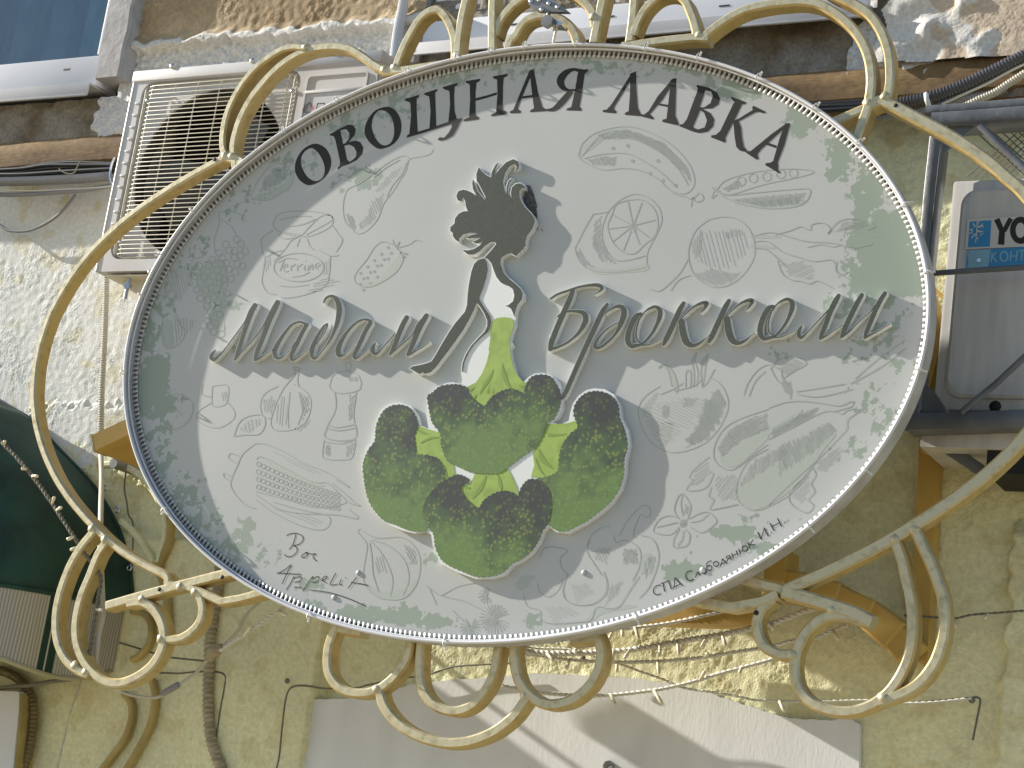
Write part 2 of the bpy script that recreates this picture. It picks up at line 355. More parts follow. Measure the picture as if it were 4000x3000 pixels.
# grey concrete band under the windows, ragged
X, Z = axes(-4.15, -.7, 3.24, 3.60); nz, nx = X.shape
h = stucco(nx, nz, 21) * .5 + .0018 * low(nx, nz, cell, .035, 23) + .0007 * field(nx, nz, cell, .06, 24)
patch = np.zeros_like(X)
for poly in ([(395, 320), (470, 215), (545, 225), (520, 420), (470, 530), (360, 545), (350, 490), (375, 440), (385, 330)], [(3320, 130), (3420, 60), (3560, 200), (3660, 210), (3600, 270), (3500, 285), (3440, 300), (3310, 300)]):
    patch = np.maximum(patch, in_poly(X + .010 * low(nx, nz, cell, .05, 3), Z + .008 * low(nx, nz, cell, .05, 4), wp(poly, -.08)).astype(float))
h += .008 * patch; keep = ~((X < -3.42) & (Z > 3.405)) & ~((X < -2.44) & (Z > 3.45))
M['concrete'] = mat('stained_concrete', (.30, .275, .235), .9, 0, vscale=9, col2=(.15, .115, .07), bump=.8, bscale=120, bdist=.003)
attr_mix(M['concrete'], 'white', (.60, .59, .57), .35, .6, 25, .15)
grain(M['concrete'], 130, .7, 1.15, 5)
grid_mesh('concrete_band', X, Z, -.07 - h, M['concrete'], wall, dict(white=patch), keep)
# ochre upper render
X, Z = axes(-4.15, -.7, 3.42, 4.0); nz, nx = X.shape
h = stucco(nx, nz, 41) * 1.25
smooth = sstep(-1.28, -1.12, X); h = h * (1 - .55 * smooth)
edge = 3.44 + .006 * low(nx, nz, cell, .06, 44)[0][None, :]
wv = .0045 * low(nx, nz, cell, .05, 46); lip = sstep(3.538, 3.530, Z + wv); h = h - .012 * lip + .014 * sstep(3.575, 3.545, Z + wv) * (1 - lip) + .003 * lip * low(nx, nz, cell, .018, 47)
white = 1.4 * sstep(3.56, 3.545, Z + wv) * sstep(-1.9, -2.2, X)
ch = in_poly(X + .010 * low(nx, nz, cell, .06, 6), Z + .008 * low(nx, nz, cell, .06, 7), wp([(3380, -60), (3720, -60), (3680, 60), (3650, 180), (3570, 270), (3490, 280), (3440, 180), (3400, 100)], -.1)).astype(float)
h += ch * (.012 + .006 * field(nx, nz, cell, .12, 9, .4)); white = np.maximum(white, ch)
M['upper'] = mat('ochre_stucco', (.50, .39, .24), .85, 0, vscale=4, col2=(.33, .235, .125), bump=.6, bscale=260, bdist=.0012)
attr_mix(M['upper'], 'pink', (.60, .49, .37), .3, .7, 6, .3); attr_mix(M['upper'], 'white', (.68, .66, .61), .35, .65, 25, .2)
grain(M['upper'], 110, .78, 1.1, 4)
keep = (Z > edge) & ~((X > -2.44) & (X < -1.43)) & ~((X < -3.43)) & ~((X > -1.44) & (Z < 3.55))
grid_mesh('upper_render', X, Z, -.085 - h, M['upper'], wall, dict(white=white, pink=smooth), keep)
X, Z = axes(-1.45, -.7, 3.28, 3.56); nz, nx = X.shape            # right-hand continuation of the upper render, broken along its left edge
h = stucco(nx, nz, 51) * .6; br = .03 * low(nx, nz, cell, .07, 52)
keep = (X > -1.22 + br + (3.54 - Z) * -.2) & (Z > 3.325 + .25 * br * .3)
ch = sstep(-1.00, -1.10, X + br * 2 + .3 * (Z - 3.4))
grid_mesh('upper_render', X, Z, -.090 - h - ch * (.004 + .003 * field(nx, nz, cell, .10, 58, .4)), M['upper'], wall, dict(white=ch * .9, pink=np.ones_like(X) * .9), keep)
# rust-stained cornice strip
M['rust'] = mat('rust_stained_cornice', (.26, .165, .07), .85, 0, vscale=4, col2=(.11, .065, .03), bump=.35, bscale=80, bdist=.003, stretch=(.5, 1, 2))
b = MB(); R = []
for x in np.arange(-4.14, -.70, .04):
    zo = (x + 3.7) * .018
    R.append([np.array([x, y + .0008 * math.sin(x * 31), z + zo + .0008 * math.sin(x * 17)]) for y, z in ((.0, 3.202), (-.072, 3.206), (-.0795, 3.212), (-.0805, 3.245), (-.0795, 3.278), (-.074, 3.285), (0, 3.288))])
grain(M['rust'], 60, .7, 1.1, 5); b.rings(R); b.build('cornice_strip', M['rust'], wall, 40)
for x0_, x1_ in ((-14, -4.14), (-.71, 9)):             # the same front carried on plainly to both sides, and down to the pavement
    b = MB(); b.box(x0_, x1_, -.002, .2, 0, 3.24); b.build('lower_render', M['lower'], wall); b = MB(); b.box(x0_, x1_, -.085, .2, 3.24, 7); b.build('upper_render', M['upper'], wall)
b = MB(); b.box(-4.14, -.71, -.002, .2, 0, 1.505); b.build('lower_render', M['lower'], wall); b = MB(); b.box(-4.14, -.71, .12, .3, 3.2, 7); b.build('upper_render', M['upper'], wall)
# white painted panel with an arched, ragged top (brush strokes in the bump)
top = T(1000, 2250, S1, [(470, 1075), (700, 1062), (900, 1058), (1100, 1010), (1400, 930), (1700, 900), (2000, 880)]) + T(2000, 2250, S1, [(90, 850), (260, 842), (480, 852), (700, 862), (900, 872), (1100, 890), (1420, 940), (1640, 985), (1900, 1080), (2100, 1140)]) + T(3000, 2250, S1, [(0, 1180), (140, 1215), (280, 1240), (500, 1245), (700, 1240), (800, 1285)])
top = [tuple(p + (np.array([random.uniform(-5, 5), random.uniform(-4, 4)]) if k % 3 else 0)) for k, p in enumerate(cr(top, 5))]
b = MB(); b.prism([top + [(3355, 3000), (3350, 3150), (1140, 3150), (1163, 3000)]], -.019, .016, 0, 0); b.build('white_panel', M['white_plaster'], wall, 20)
b = MB(); b.tube([P(2378, 2994, -.02), P(2378, 2994, -.07)], .013, 8); b.tube([P(2372, 2985, -.05), P(2392, 3010, -.075)], .008, 6); b.build('anchor_bolt', M['steel'], wall)

# windows of the upper floor ------------------------------------------------
def window_left():
    YF = -.09
    x1 = P(388, 250, YF)[0]; zt = P(200, 232, YF)[2]; zb = P(200, 320, YF)[2]
    w_ = MB(); w_.box(-4.6, x1, YF, .0, zb - .02, zt, .006); w_.box(x1 - .012, x1, YF - .004, 0, zt, 4.3, .002); fr = w_.build('window', M['frame_white'], wall)
    g = MB(); g.box(-4.6, x1 - .012, -.055, -.051, zt - .01, 4.3); g.build('pane', M['glass'], fr)
    c = MB(); xs = np.linspace(-4.6, x1, 90); R = [[np.array([x, .07 + .022 * math.sin(x * 43) + .012 * math.sin(x * 97 + 1), z]) for z in (3.3, 4.3)] for x in xs]
    v = [p for r in R for p in r]; c.add(v, [(2 * i, 2 * i + 1, 2 * i + 3, 2 * i + 2) for i in range(len(xs) - 1)]); c.closed = False; c.build('curtain', M['curtain'], fr)
    YS = -.115; s = MB(); xs1 = P(346, 340, YS)[0]; za = P(200, 332, YS)[2]; zc = P(200, 380, YS)[2]
    s.box(-4.6, xs1, YS, YS + .004, zc, za, .001); s.box(-4.6, xs1, YS - .006, YS + .0015, zc - .004, zc + .002, .001); s.box(-4.6, xs1, YS + .004, 0, za - .006, za - .001, .001); s.build('sill', M['sill'], fr)
    k = MB(); p = P(262, 272, YF)
    k.box(p[0] - .012, p[0] + .012, YF - .0015, YF, p[2] - .0025, p[2] + .0025); k.build('drain_slot', M['black'], fr)
    YR = -.125; sr = MB(); xa = P(410, 100, YR)[0]; xb = P(503, 100, YR)[0]; R = []
    for z in np.linspace(P(430, 300, YR)[2], 4.3, 26):
        j = .0015 * math.sin(z * 60) + .0013 * math.sin(z * 141); R.append([np.array(q) for q in ((xa + j, YR + .008, z), (xa + .004 + j, YR, z), (xb - .006 + j, YR - .001, z), (xb + j * 1.5, YR + .006, z), (xb + .01, -.03, z), (xa, -.03, z))])
    sr.rings(R); sr.build('surround', M['lilac'], wall, 25)
window_left()
def window_mid():
    YF, YS = -.085, -.115
    x0, x1 = P(1650, 140, YF)[0], P(3400, 40, YF)[0]
    zs = P(2000, 133, YS)[2]; zb = P(2000, 178, YS)[2]
    f = MB(); f.box(x0, x1, YF, 0, zs - .004, zs + .072, .006); f.box(x0 + .01, x1, YF + .018, 0, zs + .068, 4.3, .004); fr = f.build('window', M['frame_white'], wall)
    s = MB(); xa, xb = P(1590, 190, YS)[0], P(3385, 75, YS)[0]
    s.box(xa, xb, YS, YS + .003, zb, zs, .001); s.box(xa, xb, YS + .003, 0, zs - .005, zs - .001, .001); s.box(xa, xb, YS - .005, YS + .002, zb - .004, zb + .001, .001); s.build('sill', M['sill'], fr)
    for q in ((2380, 65), (2010, 95), (2830, 23), (1880, 40)):
        k = MB(); p = P(*q, YF); k.box(p[0] - .013, p[0] + .013, YF - .0012, YF, p[2] - .002, p[2] + .002); k.build('drain_slot', M['black'], fr)
    g = MB(); g.bar([(1570, -40), (1556, 40), (1540, 120), (1528, 218)], 22, -.125, .035); g.build('gasket', M['frame_white'], fr)
    r = MB(); r.box(P(1560, 100, -.08)[0], x0, -.083, 0, 3.43, 4.3); r.build('jamb_plaster', M['lilac'], wall)
window_mid()

# ---------------------------------------------------------------- left air conditioner
ac = empty('air_conditioner', 'white outdoor cooling unit with round fan grille partly hidden by the oval sign', 'air conditioner', (-2.72, -.25, 2.78), 'outdoor cooling units on the wall')
x0, x1, z0, z1, yf, yb = -3.088, -2.342, 2.781, 3.317, -.38, -.10
gx0, gx1, gz0, gz1 = -3.052, -2.565, 2.812, 3.285
b = MB(); prism_w(b, [rrect(x0 + .004, x1 - .004, z0, z1 - .002, .008), rrect(gx0, gx1, gz0, gz1, .035)[::-1]], yf, .012)
b.box(x0, x0 + .006, yf + .004, yb, z0, z1 - .003, .003); b.box(x1 - .006, x1, yf + .004, yb, z0, z1 - .003, .003); b.box(x0 + .006, x1 - .006, yf + .012, yb, z0, z0 + .006)
b.box(x0 + .006, x1 - .006, yb - .006, yb, z0 + .006, z1 - .03); b.tube([(x0 + .0055, yf + .0045, z0 + .002), (x0 + .0055, yf + .0045, z1 - .03)], .0068, 10); casing = b.build('casing', M['ac_white'], ac, 40)
b = MB(); b.box(x0 - .002, x1 + .002, yf - .004, yb, 3.287, z1, .004); lid = b.build('lid', M['ac_white'], ac, 40)
fcx, fcz, fr_ = -2.808, 3.035, .222
b = MB(); prism_w(b, [rrect(gx0 - .004, gx1 + .004, gz0 - .004, gz1 + .004, .035), circ(fcx, fcz, fr_, 48)[::-1]], yf + .0125, .006)
R = [[np.array([fcx + r * math.cos(a), y, fcz + r * math.sin(a)]) for a in np.linspace(0, 2 * math.pi, 49)[:-1]] for r, y in ((fr_, yf + .0185), (fr_ - .006, yf + .03), (fr_ - .006, yf + .045))]
b.closed = False; b.build('fan_ring', M['ac_white'], ac, 40); b = MB(); b.rings(R, caps=False); b.closed = False; b.build('fan_shroud', M['dark_plastic'], ac, 40)
b = MB(); b.box(gx0, gx1, -.215, -.21, gz0, gz1); b.build('coil', M['black'], ac)
fan = MB(); fan.tube([(fcx, -.33, fcz), (fcx, -.29, fcz)], .05, 20); fan = fan.build('fan', M['dark_plastic'], ac)
for k in range(3):
    q = MB(); R = []
    for t in np.linspace(0, 1, 8):
        r = .04 + t * .145; a0 = math.radians(120 * k + 20 + 25 * t); a1 = a0 + math.radians(85 - 25 * t)
        R.append([np.array([fcx + r * math.cos(a), y, fcz + r * math.sin(a)]) for a, y in ((a0, -.325), ((a0 + a1) / 2, -.318), (a1, -.285), (a1, -.282), ((a0 + a1) / 2, -.314), (a0, -.322))])
    q.rings(R); q.build('blade', M['dark_plastic'], fan)
# wire grille: each wire bends back into the plate at both ends
gr = MB(); L_ = rrect(gx0 + .012, gx1 - .012, gz0 + .006, gz1 - .008, .03); gr.tube([(x, yf + .006, z) for x, z in L_], .0022, 6, closed=True); grille = gr.build('grille', M['wire'], ac)
hw = MB(); L = gx1 - gx0 - .016; hw.tube([(-L / 2, .014, 0), (-L / 2 + .006, .001, 0), (-L / 2 + .02, -.004, 0), (L / 2 - .02, -.004, 0), (L / 2 - .006, .001, 0), (L / 2, .014, 0)], .0013, 6)
def place(o, loc, parent): o.matrix_parent_inverse = Matrix(); o.location = Vector(loc) - (Vector(parent.location) if parent.type == 'EMPTY' else Vector()); return o
nw = 40
for k in range(nw):
    z = gz0 + .014 + (gz1 - gz0 - .028) * k / (nw - 1)
    if k == 0: wo = hw.build('grille_wire', M['wire'], grille); proto = wo
    else: wo = proto.copy(); COL.objects.link(wo)
    wo.parent = grille; place(wo, ((gx0 + gx1) / 2, yf, z), grille)
    if z > 3.235 or z < 2.86: wo.scale.x = .955
vw = MB(); H = gz1 - gz0 - .02; vw.tube([(0, .006, -H / 2), (0, 0, -H / 2 + .012), (0, 0, H / 2 - .012), (0, .006, H / 2)], .0016, 6)
for k, x in enumerate((gx0 + .014, gx0 + .034, gx0 + .105, gx0 + .176, gx0 + .247, gx0 + .318, gx0 + .389, gx0 + .452, gx0 + .470)):
    if k == 0: wo = vw.build('grille_upright', M['wire'], grille); proto = wo
    else: wo = proto.copy(); COL.objects.link(wo)
    wo.parent = grille; place(wo, (x, yf - .001, (gz0 + gz1) / 2), grille)
def screw(px, Y, r, parent, m, name='screw'):
    b = MB(); p = P(*px, Y); b.rings([[p + np.array([q * r * math.cos(a), -y * r, q * r * math.sin(a)]) for a in np.linspace(0, 2 * math.pi, 9)[:-1]] for q, y in ((1, 0), (1, .2), (.75, .42), (.3, .5))]); return b.build(name, m, parent, 50)
for q in ((672, 258), (985, 237), (1313, 210)): screw(q, yf - .004, .0075, ac, M['chrome'])
for q in ((575, 392), (468, 943), (1142, 355), (840, 672), (584, 1063)): screw(q, yf - .002, .006, ac, M['chrome'])
for q in T(0, 0, S1, [(1192, 893), (1170, 995), (1147, 1098), (1127, 1200), (1105, 1306), (1084, 1409), (1063, 1517), (1042, 1614)]) + T(0, 750, S1, [(1022, 64), (1008, 170), (988, 275)]):
    b = MB(); p = P(*q, yf - .001); b.box(p[0] - .0085, p[0] + .0085, yf - .0035, yf + .001, p[2] - .0025, p[2] + .0025, .001); b.build('louvre', M['ac_white'], casing)
b = MB(); xa, xb = P(1187, 400, yf)[0], P(1440, 300, yf)[0]; za, zb_ = 2.84, P(1300, 290, yf)[2]
prism_w(b, [rrect(xa, xb, za, zb_, .012), rrect(xa + .0035, xb - .0035, za + .0035, zb_ - .0035, .009)[::-1]], yf - .0035, .004); 
p = P(1310, 352, yf); b.box(p[0] - .085, p[0] + .085, yf - .004, yf + .001, p[2] - .005, p[2] + .003, .002); b.build('brand_panel', M['ac_white'], casing)
b = MB()
for st in ([(775, 45, 9), (715, 100, 26), (683, 160, 30), (705, 188, 16), (795, 184, 6)], [(775, 45, 12), (797, 95, 18), (790, 150, 5)], [(888, 62, 16), (872, 140, 16)], [(884, 66, 15), (985, 62, 15)], [(985, 60, 14), (990, 90, 14)]): b.stroke([(x, y - 13, w_) for x, y, w_ in T(1000, 400, 3.687, st)], yf - .0052)
b.closed = False; b.build('brand_mark', M['ink'], casing, None)
b = MB(); b.stroke([(x, y - 13, w_) for x, y, w_ in T(1000, 400, 3.687, [(800, 75, 5), (822, 125, 22), (800, 168, 7)])], yf - .0054); b.closed = False; b.build('brand_mark', M['red'], casing, None)
b = MB(); b.prism([T(0, 750, S1, [(1045, 742), (1180, 745), (1290, 790), (1215, 960), (1100, 895), (1075, 825)])], -.33, .20, 0, 0); br = b.build('support_bracket', M['wire'], ac)
b = MB(); b.box(*(lambda p: (p[0] - .045, p[0] + .12, -.37, -.08, p[2] - .004, p[2]))(P(490, 1083, -.35)), .001); b.build('support_bracket', M['wire'], ac)
b = MB(); p = P(502, 1100, -.355); b.tube([p + (0, 0, .018), p + (0, 0, .012)], .011, 6); b.tube([p + (0, 0, -.006), p + (0, 0, -.018)], .011, 6); b.tube([p + (0, 0, .012), p + (0, 0, -.045)], .005, 8); b.build('bolt', M['chrome'], ac)

# ---------------------------------------------------------------- right air conditioner and its cage
YA = -.19
ac2 = empty('air_conditioner', 'older pale grey cooling unit with blue and white sticker inside a grey iron cage', 'air conditioner', (-.6, -.25, 2.46), 'outdoor cooling units on the wall')
b = MB(); q0, q1 = P(3722, 705, YA), P(3612, 1600, YA); b.box(q0[0], q0[0] + .8, YA, -.02, q1[2], q0[2], .008); body = b.build('casing', M['ac_grey'], ac2, 40)
b = MB(); xa = P(3735, 1000, YA)[0]; XE = xa + .72; za = P(3760, 1560, YA)[2]; zb_ = P(3850, 738, YA)[2]
L0 = rrect(xa, XE, za, zb_, .035, 6); cx_, cz_ = (xa + XE) / 2, (za + zb_) / 2
R = [[np.array([cx_ + (x - cx_) * (1 - e / .34), y, cz_ + (z - cz_) * (1 - e / .21)]) for x, z in L0] for e, y in ((0, YA + .001), (.002, YA - .006), (.008, YA - .010), (.014, YA - .008))]
b.rings(R); b.build('front_panel', M['ac_grey'], ac2, 40)
YP = YA - .0105
def flat(name, polys, m, parent, Y):
    b = MB(); [b.prism([q], Y - .00006 * i, 0) for i, q in enumerate(polys)]; b.closed = False; return b.build(name, m, parent, None)
K5 = lambda l: T(3500, 800, 4.424, l)
st = flat('sticker', [K5([(1235, 245), (2400, 185), (2400, 715), (1192, 768)])], M['sticker'], ac2, YP)
flat('blue_square', [K5([(1272, 290), (1650, 266), (1622, 722), (1240, 735)])], M['blue'], st, YP - .0002)
b = MB(); [b.stroke(K5(s), YP - .0004) for s in ([(1410, 285, 26), (1375, 660, 14)], [(1400, 400, 24), (1500, 350, 40)], [(1400, 450, 24), (1500, 475, 44)], [(1500, 350, 12), (1490, 320, 12)], [(1500, 350, 12), (1520, 395, 12)], [(1480, 470, 14), (1460, 540, 14)], [(1480, 470, 14), (1510, 500, 14)], [(1255, 425, 18), (1310, 440, 18)], [(1310, 400, 20), (1325, 500, 20)], [(1240, 500, 18), (1330, 480, 18)], [(1330, 320, 20), (1370, 385, 26)], [(1300, 575, 20), (1370, 505, 26)], [(1385, 590, 36), (1415, 570, 30)], [(1440, 290, 20), (1410, 340, 20)])]
b.closed = False; b.build('snowflake', M['sticker'], st, None)
b = MB(); b.stroke(K5([(1740, 245, 100), (1830, 450, 90)]), YP - .0003); b.stroke(K5([(1985, 235, 80), (1865, 455, 80)]), YP - .00036); b.stroke(K5([(1835, 430, 100), (1815, 688, 112)]), YP - .00042)
b.prism([K5(circ(2155, 440, 186, 32, 236)), K5(circ(2150, 440, 82, 24, 132))[::-1]], YP - .0003, 0); b.closed = False; b.build('black_lettering', M['ink'], st, None)
s2 = flat('blue_strip', [K5([(1240, 788), (2400, 715), (2400, 1025), (1208, 1095)])], M['blue'], ac2, YP)
flat('faded_patch', [K5([(1262, 790), (1640, 768), (1590, 1070), (1225, 1090), (1250, 960), (1235, 860)])], M['pale_blue'], s2, YP - .0002)
b = MB(); K = lambda *s: [b.stroke(K5(q), YP - .0004 - .00004 * i) for i, q in enumerate(s)]
K([(1662, 822, 24), (1646, 995, 24)], [(1735, 815, 22), (1660, 905, 22)], [(1668, 895, 22), (1742, 990, 22)], [(1992, 800, 26), (1976, 975, 26)], [(2092, 792, 26), (2076, 970, 26)], [(1985, 890, 22), (2082, 882, 22)], [(2118, 792, 22), (2240, 784, 22)], [(2182, 786, 26), (2168, 965, 26)])
b.prism([K5(circ(1868, 892, 78, 24, 98)), K5(circ(1868, 892, 50, 20, 70))[::-1]], YP - .0004, 0); b.closed = False; b.build('pale_lettering', M['pale_blue'], s2, None)
b = MB(); p = P(3500 + 1435 / 4.424, 800 + 965 / 4.424, YP); b.tube([p, p + (0, -.003, 0)], .0045, 10); b.build('rivet', M['chrome'], ac2)
for q in ((3888, 1588),): screw(q, YA, .012, ac2, M['black'], 'plug')

cage = empty('iron_cage', 'dark grey welded iron cage around the right-hand cooling unit', 'cage', (-.7, -.3, 2.4))
YC = -.245; K4 = lambda l: T(3300, 300, 3.16, l)
def cbar(name, pts, w, Y, d, m='cage', par=None, bev=.002): b = MB(); b.bar(pts, w, Y, d, curve=False, bev=bev); return b.build(name, M[m], par or cage, 50)
cbar('post', [(3655, 500), (3628, 745), (3606, 1000), (3568, 1640)], 38, YC, .006); cbar('post', [(3680, 560), (3652, 800), (3628, 1040), (3592, 1600)], 8, YC + .001, .045)
cbar('top_rail', K4([(1065, 520), (1700, 475), (2350, 425)]), 48, YC - .004, .007); cbar('top_rail', K4([(990, 410), (1600, 365), (2350, 300)]), 34, YC + .03, .05)
cbar('top_rail', K4([(1280, 585), (1800, 545), (2350, 505)]), 14, YC - .002, .06)
cbar('bottom_rail', [(3534, 1648), (3760, 1643), (4060, 1630)], 58, YC - .006, .007); cbar('bottom_rail', [(3545, 1678), (3780, 1672), (4060, 1660)], 12, YC - .003, .05)
cbar('mid_rail', K5([(580, 1180), (1400, 1122), (2400, 1060)]), 19, YC - .012, .006)
cbar('brace', [(3752, 1610), (3886, 1500), (4060, 1338)], 21, YC - .018, .006); cbar('brace', K4([(1660, 590), (1950, 870), (2320, 1220)]), 24, YC - .012, .006)
for poly in (K4([(1180, 690), (1180, 985), (1590, 620), (1590, 590), (1280, 600)]), T(3000, 1500, S1, [(1305, -10), (1420, 40), (1560, 245), (1300, 255)])):
    b = MB(); b.prism([poly], YC + .008, .004, 0, 0); b.build('gusset', M['cage'], cage)
cbar('bracket_arm', [(3625, 1700), (3740, 1775), (3850, 1850)], 40, -.16, .012); cbar('bracket_arm', [(3740, 1690), (3800, 1725), (3845, 1755)], 26, -.15, .02, 'wire')
b = MB(); q = P(3895, 1790, -.2); b.box(q[0] - .02, q[0] + .4, -.2, -.04, q[2] - .03, q[2] + .055); b.build('channel', M['black'], cage)
b = MB(); q = P(3880, 1690, -.2); b.box(q[0] - .14, q[0] + .5, -.21, -.03, q[2] - .035, q[2] + .02, .002); b.build('tray', M['ac_grey'], cage)
# expanded metal behind the top rail
def strand(a, c):
    b = MB(); b.tube([a, c], .0016, 5); return b.build('mesh_strand', M['steel'], cage)
YM = -.15; q0 = P(3790, 690, YM); xa, xb, za, zb_ = q0[0], q0[0] + .5, q0[2], P(3790, 480, YM)[2]
for k in range(46):
    for s in (1, -1):
        u = xa - .14 + k * .0165; ex = s * .125; a = np.array([u, YM + (.002 if s > 0 else 0), za if s > 0 else za]); c = a + np.array([ex, 0, zb_ - za])
        if min(a[0], c[0]) < xa - .02 or max(a[0], c[0]) > xb: continue
        strand(a, c)
# ---------------------------------------------------------------- the oval sign
YL, YP_ = -.500, -.474                                # lip of the rim, face of the panel
SCX, SCZ, SA, SB, SROT = -1.8888, 2.5844, .9412, .6462, math.radians(1.96)
def ell(t, off=0.0):                                  # point on the oval (x, z), moved outwards by off
    c, s = math.cos(t), math.sin(t); nx_, nz_ = c / SA, s / SB; l = math.hypot(nx_, nz_)
    x, z = SA * c + off * nx_ / l, SB * s + off * nz_ / l
    return SCX + x * math.cos(SROT) - z * math.sin(SROT), SCZ + x * math.sin(SROT) + z * math.cos(SROT)
def earc(n):                                          # n parameters evenly spaced along the rim
    t = np.linspace(0, 2 * math.pi, 4001); p = np.array([ell(q) for q in t]); s = np.concatenate([[0], np.cumsum(np.linalg.norm(np.diff(p, axis=0), axis=1))])
    return np.interp(np.linspace(0, s[-1], n + 1)[:-1], s, t), s[-1]
TS, PERI = earc(240)
sign = empty('shop_sign', 'large oval greengrocer sign with broccoli lady and dark raised script lettering', 'sign', (SCX, YP_, SCZ - SB))
# panel as a polar sheet with a print-density attribute
blobs = [(3490, 1080, 150, 95, 1.), (3450, 940, 110, 120, .95), (3390, 760, 60, 140, .8), (3280, 600, 45, 110, .75), (3130, 470, 60, 75, .7), (2900, 345, 120, 45, .75), (2700, 275, 90, 30, .6), (2500, 260, 130, 50, .36), (2330, 260, 110, 60, .36), (2050, 270, 130, 60, .40), (1800, 300, 130, 60, .42), (1560, 400, 130, 70, .44), (1380, 500, 120, 80, .46), (1150, 640, 140, 80, .34), (1420, 690, 90, 55, .52), (1340, 720, 50, 60, .4), (930, 800, 90, 90, .28), (760, 1000, 80, 140, .30), (640, 1200, 70, 120, .34), (570, 1340, 60, 100, .5), (590, 1500, 65, 105, 1.0), (640, 1580, 70, 50, .75), (620, 1690, 80, 60, .45), (640, 1820, 80, 90, .42), (720, 1950, 90, 90, .46), (800, 2060, 90, 80, .44), (900, 2150, 100, 60, .46), (950, 2080, 45, 60, .62), (1040, 2170, 80, 60, .36), (1200, 2290, 90, 60, .44), (1220, 2360, 50, 26, .6), (1400, 2400, 85, 36, .9), (1560, 2410, 90, 30, .9), (1700, 2430, 80, 30, .74), (1600, 2360, 60, 24, .5), (2080, 2425, 34, 30, .8), (1680, 2180, 50, 30, .46), (2660, 2235, 75, 36, .85), (2700, 2160, 40, 26, .4), (2870, 2085, 85, 30, .9), (2920, 2030, 30, 40, .6), (2980, 2140, 100, 22, .7), (3100, 2050, 60, 30, .45), (3440, 1180, 80, 60, .45), (3300, 1210, 100, 50, .44), (3480, 1300, 60, 90, .50), (3380, 1350, 90, 80, .42), (3520, 1420, 60, 70, .42), (3370, 1560, 90, 60, .44), (3440, 1640, 60, 60, .48), (3330, 1750, 70, 60, .45), (3050, 1380, 70, 50, .42), (3300, 1980, 60, 50, .34), (2120, 1290, 10, 10, 0), (930, 1180, 60, 40, .40), (900, 1370, 60, 40, .42), (1800, 1330, 10, 10, 0)]
bw = [(P(a, b_, YP_)[[0, 2]], c / ppm(a, b_, YP_) / .88, d / ppm(a, b_, YP_), e + (.15 if b_ < 700 or a < 1000 else .10)) for a, b_, c, d, e in blobs]
NR, NT = 46, 240; v = []; den = []
for i in range(NR + 1):
    for t in TS:
        k = i / NR; ex, ez = ell(t, -.0125); v.append((SCX + (ex - SCX) * k, YP_, SCZ + (ez - SCZ) * k))
VA = np.array(v); den = np.zeros(len(VA)); base = np.zeros(len(VA))
for c, rx, rz, e in bw: den = np.maximum(den, e * np.exp(-.5 * (((VA[:, 0] - c[0]) / rx) ** 2 + ((VA[:, 2] - c[1]) / rz) ** 2) ** 1.3))
f = [(i * NT + j, i * NT + (j + 1) % NT, (i + 1) * NT + (j + 1) % NT, (i + 1) * NT + j) for i in range(NR) for j in range(NT)]
me = bpy.data.meshes.new('panel'); me.from_pydata(v, [], f); at = me.attributes.new('print', 'FLOAT', 'POINT'); at.data.foreach_set('value', den.astype(np.float32))
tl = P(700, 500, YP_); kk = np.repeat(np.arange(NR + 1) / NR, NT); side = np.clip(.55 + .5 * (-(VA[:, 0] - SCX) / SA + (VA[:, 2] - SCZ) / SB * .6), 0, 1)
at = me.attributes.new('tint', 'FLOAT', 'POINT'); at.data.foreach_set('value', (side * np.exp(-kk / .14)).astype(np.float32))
M['panel'] = mat('printed_panel', (.475, .485, .468), .40, 0, var=.05, vscale=3)
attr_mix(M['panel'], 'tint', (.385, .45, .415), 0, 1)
attr_mix(M['panel'], 'print', (.285, .335, .275), .50, .53, 42, 1.0)
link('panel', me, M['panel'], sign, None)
b = MB(); prof = [(-.0035, YL + .001), (-.0015, YL), (.0005, YL), (.0018, YL + .002), (.0018, -.468), (.0026, -.467), (.0026, -.4605), (-.0035, -.4605)]
b.rings([[np.array([*ell(t, o)[:1], y, ell(t, o)[1]]) for o, y in prof] for t in TS], closed=True); b.build('rim', M['rim'], sign, 40)
b = MB(); b.v = [(x, -.4655, z) for x, z in (ell(t, -.004) for t in TS)]; b.f = [tuple(range(NT))]; b.m = [0]; b.build('back_plate', M['groove_shade'], sign)
b = MB(); b.tube([(ell(t, -.0008)[0], YL - .0036 - .0005 * math.sin(9 * t), ell(t, -.0008)[1]) for t in TS], .0036, 8, closed=True); b.build('light_hose', M['neon'], sign, None)
b = MB(); b.tube([(ell(t, -.006)[0], YL + .006 - .0004 * math.sin(13 * t), ell(t, -.006)[1]) for t in TS], .0024, 6, closed=True); b.build('light_hose', M['neon'], sign, None)
def ang_of(px, py):
    p = P(px, py, YL); best = min(TS, key=lambda t: (ell(t)[0] - p[0]) ** 2 + (ell(t)[1] - p[2]) ** 2); return best
clip = MB(); clip.tube([(.0075 * math.cos(a), -.0045 + .0078 * math.sin(a), 0) for a in np.linspace(0, 2 * math.pi, 13)[:-1]], .0016, 5, closed=True); clip.box(.004, .013, -.003, .001, -.0016, .0016)
cp = None
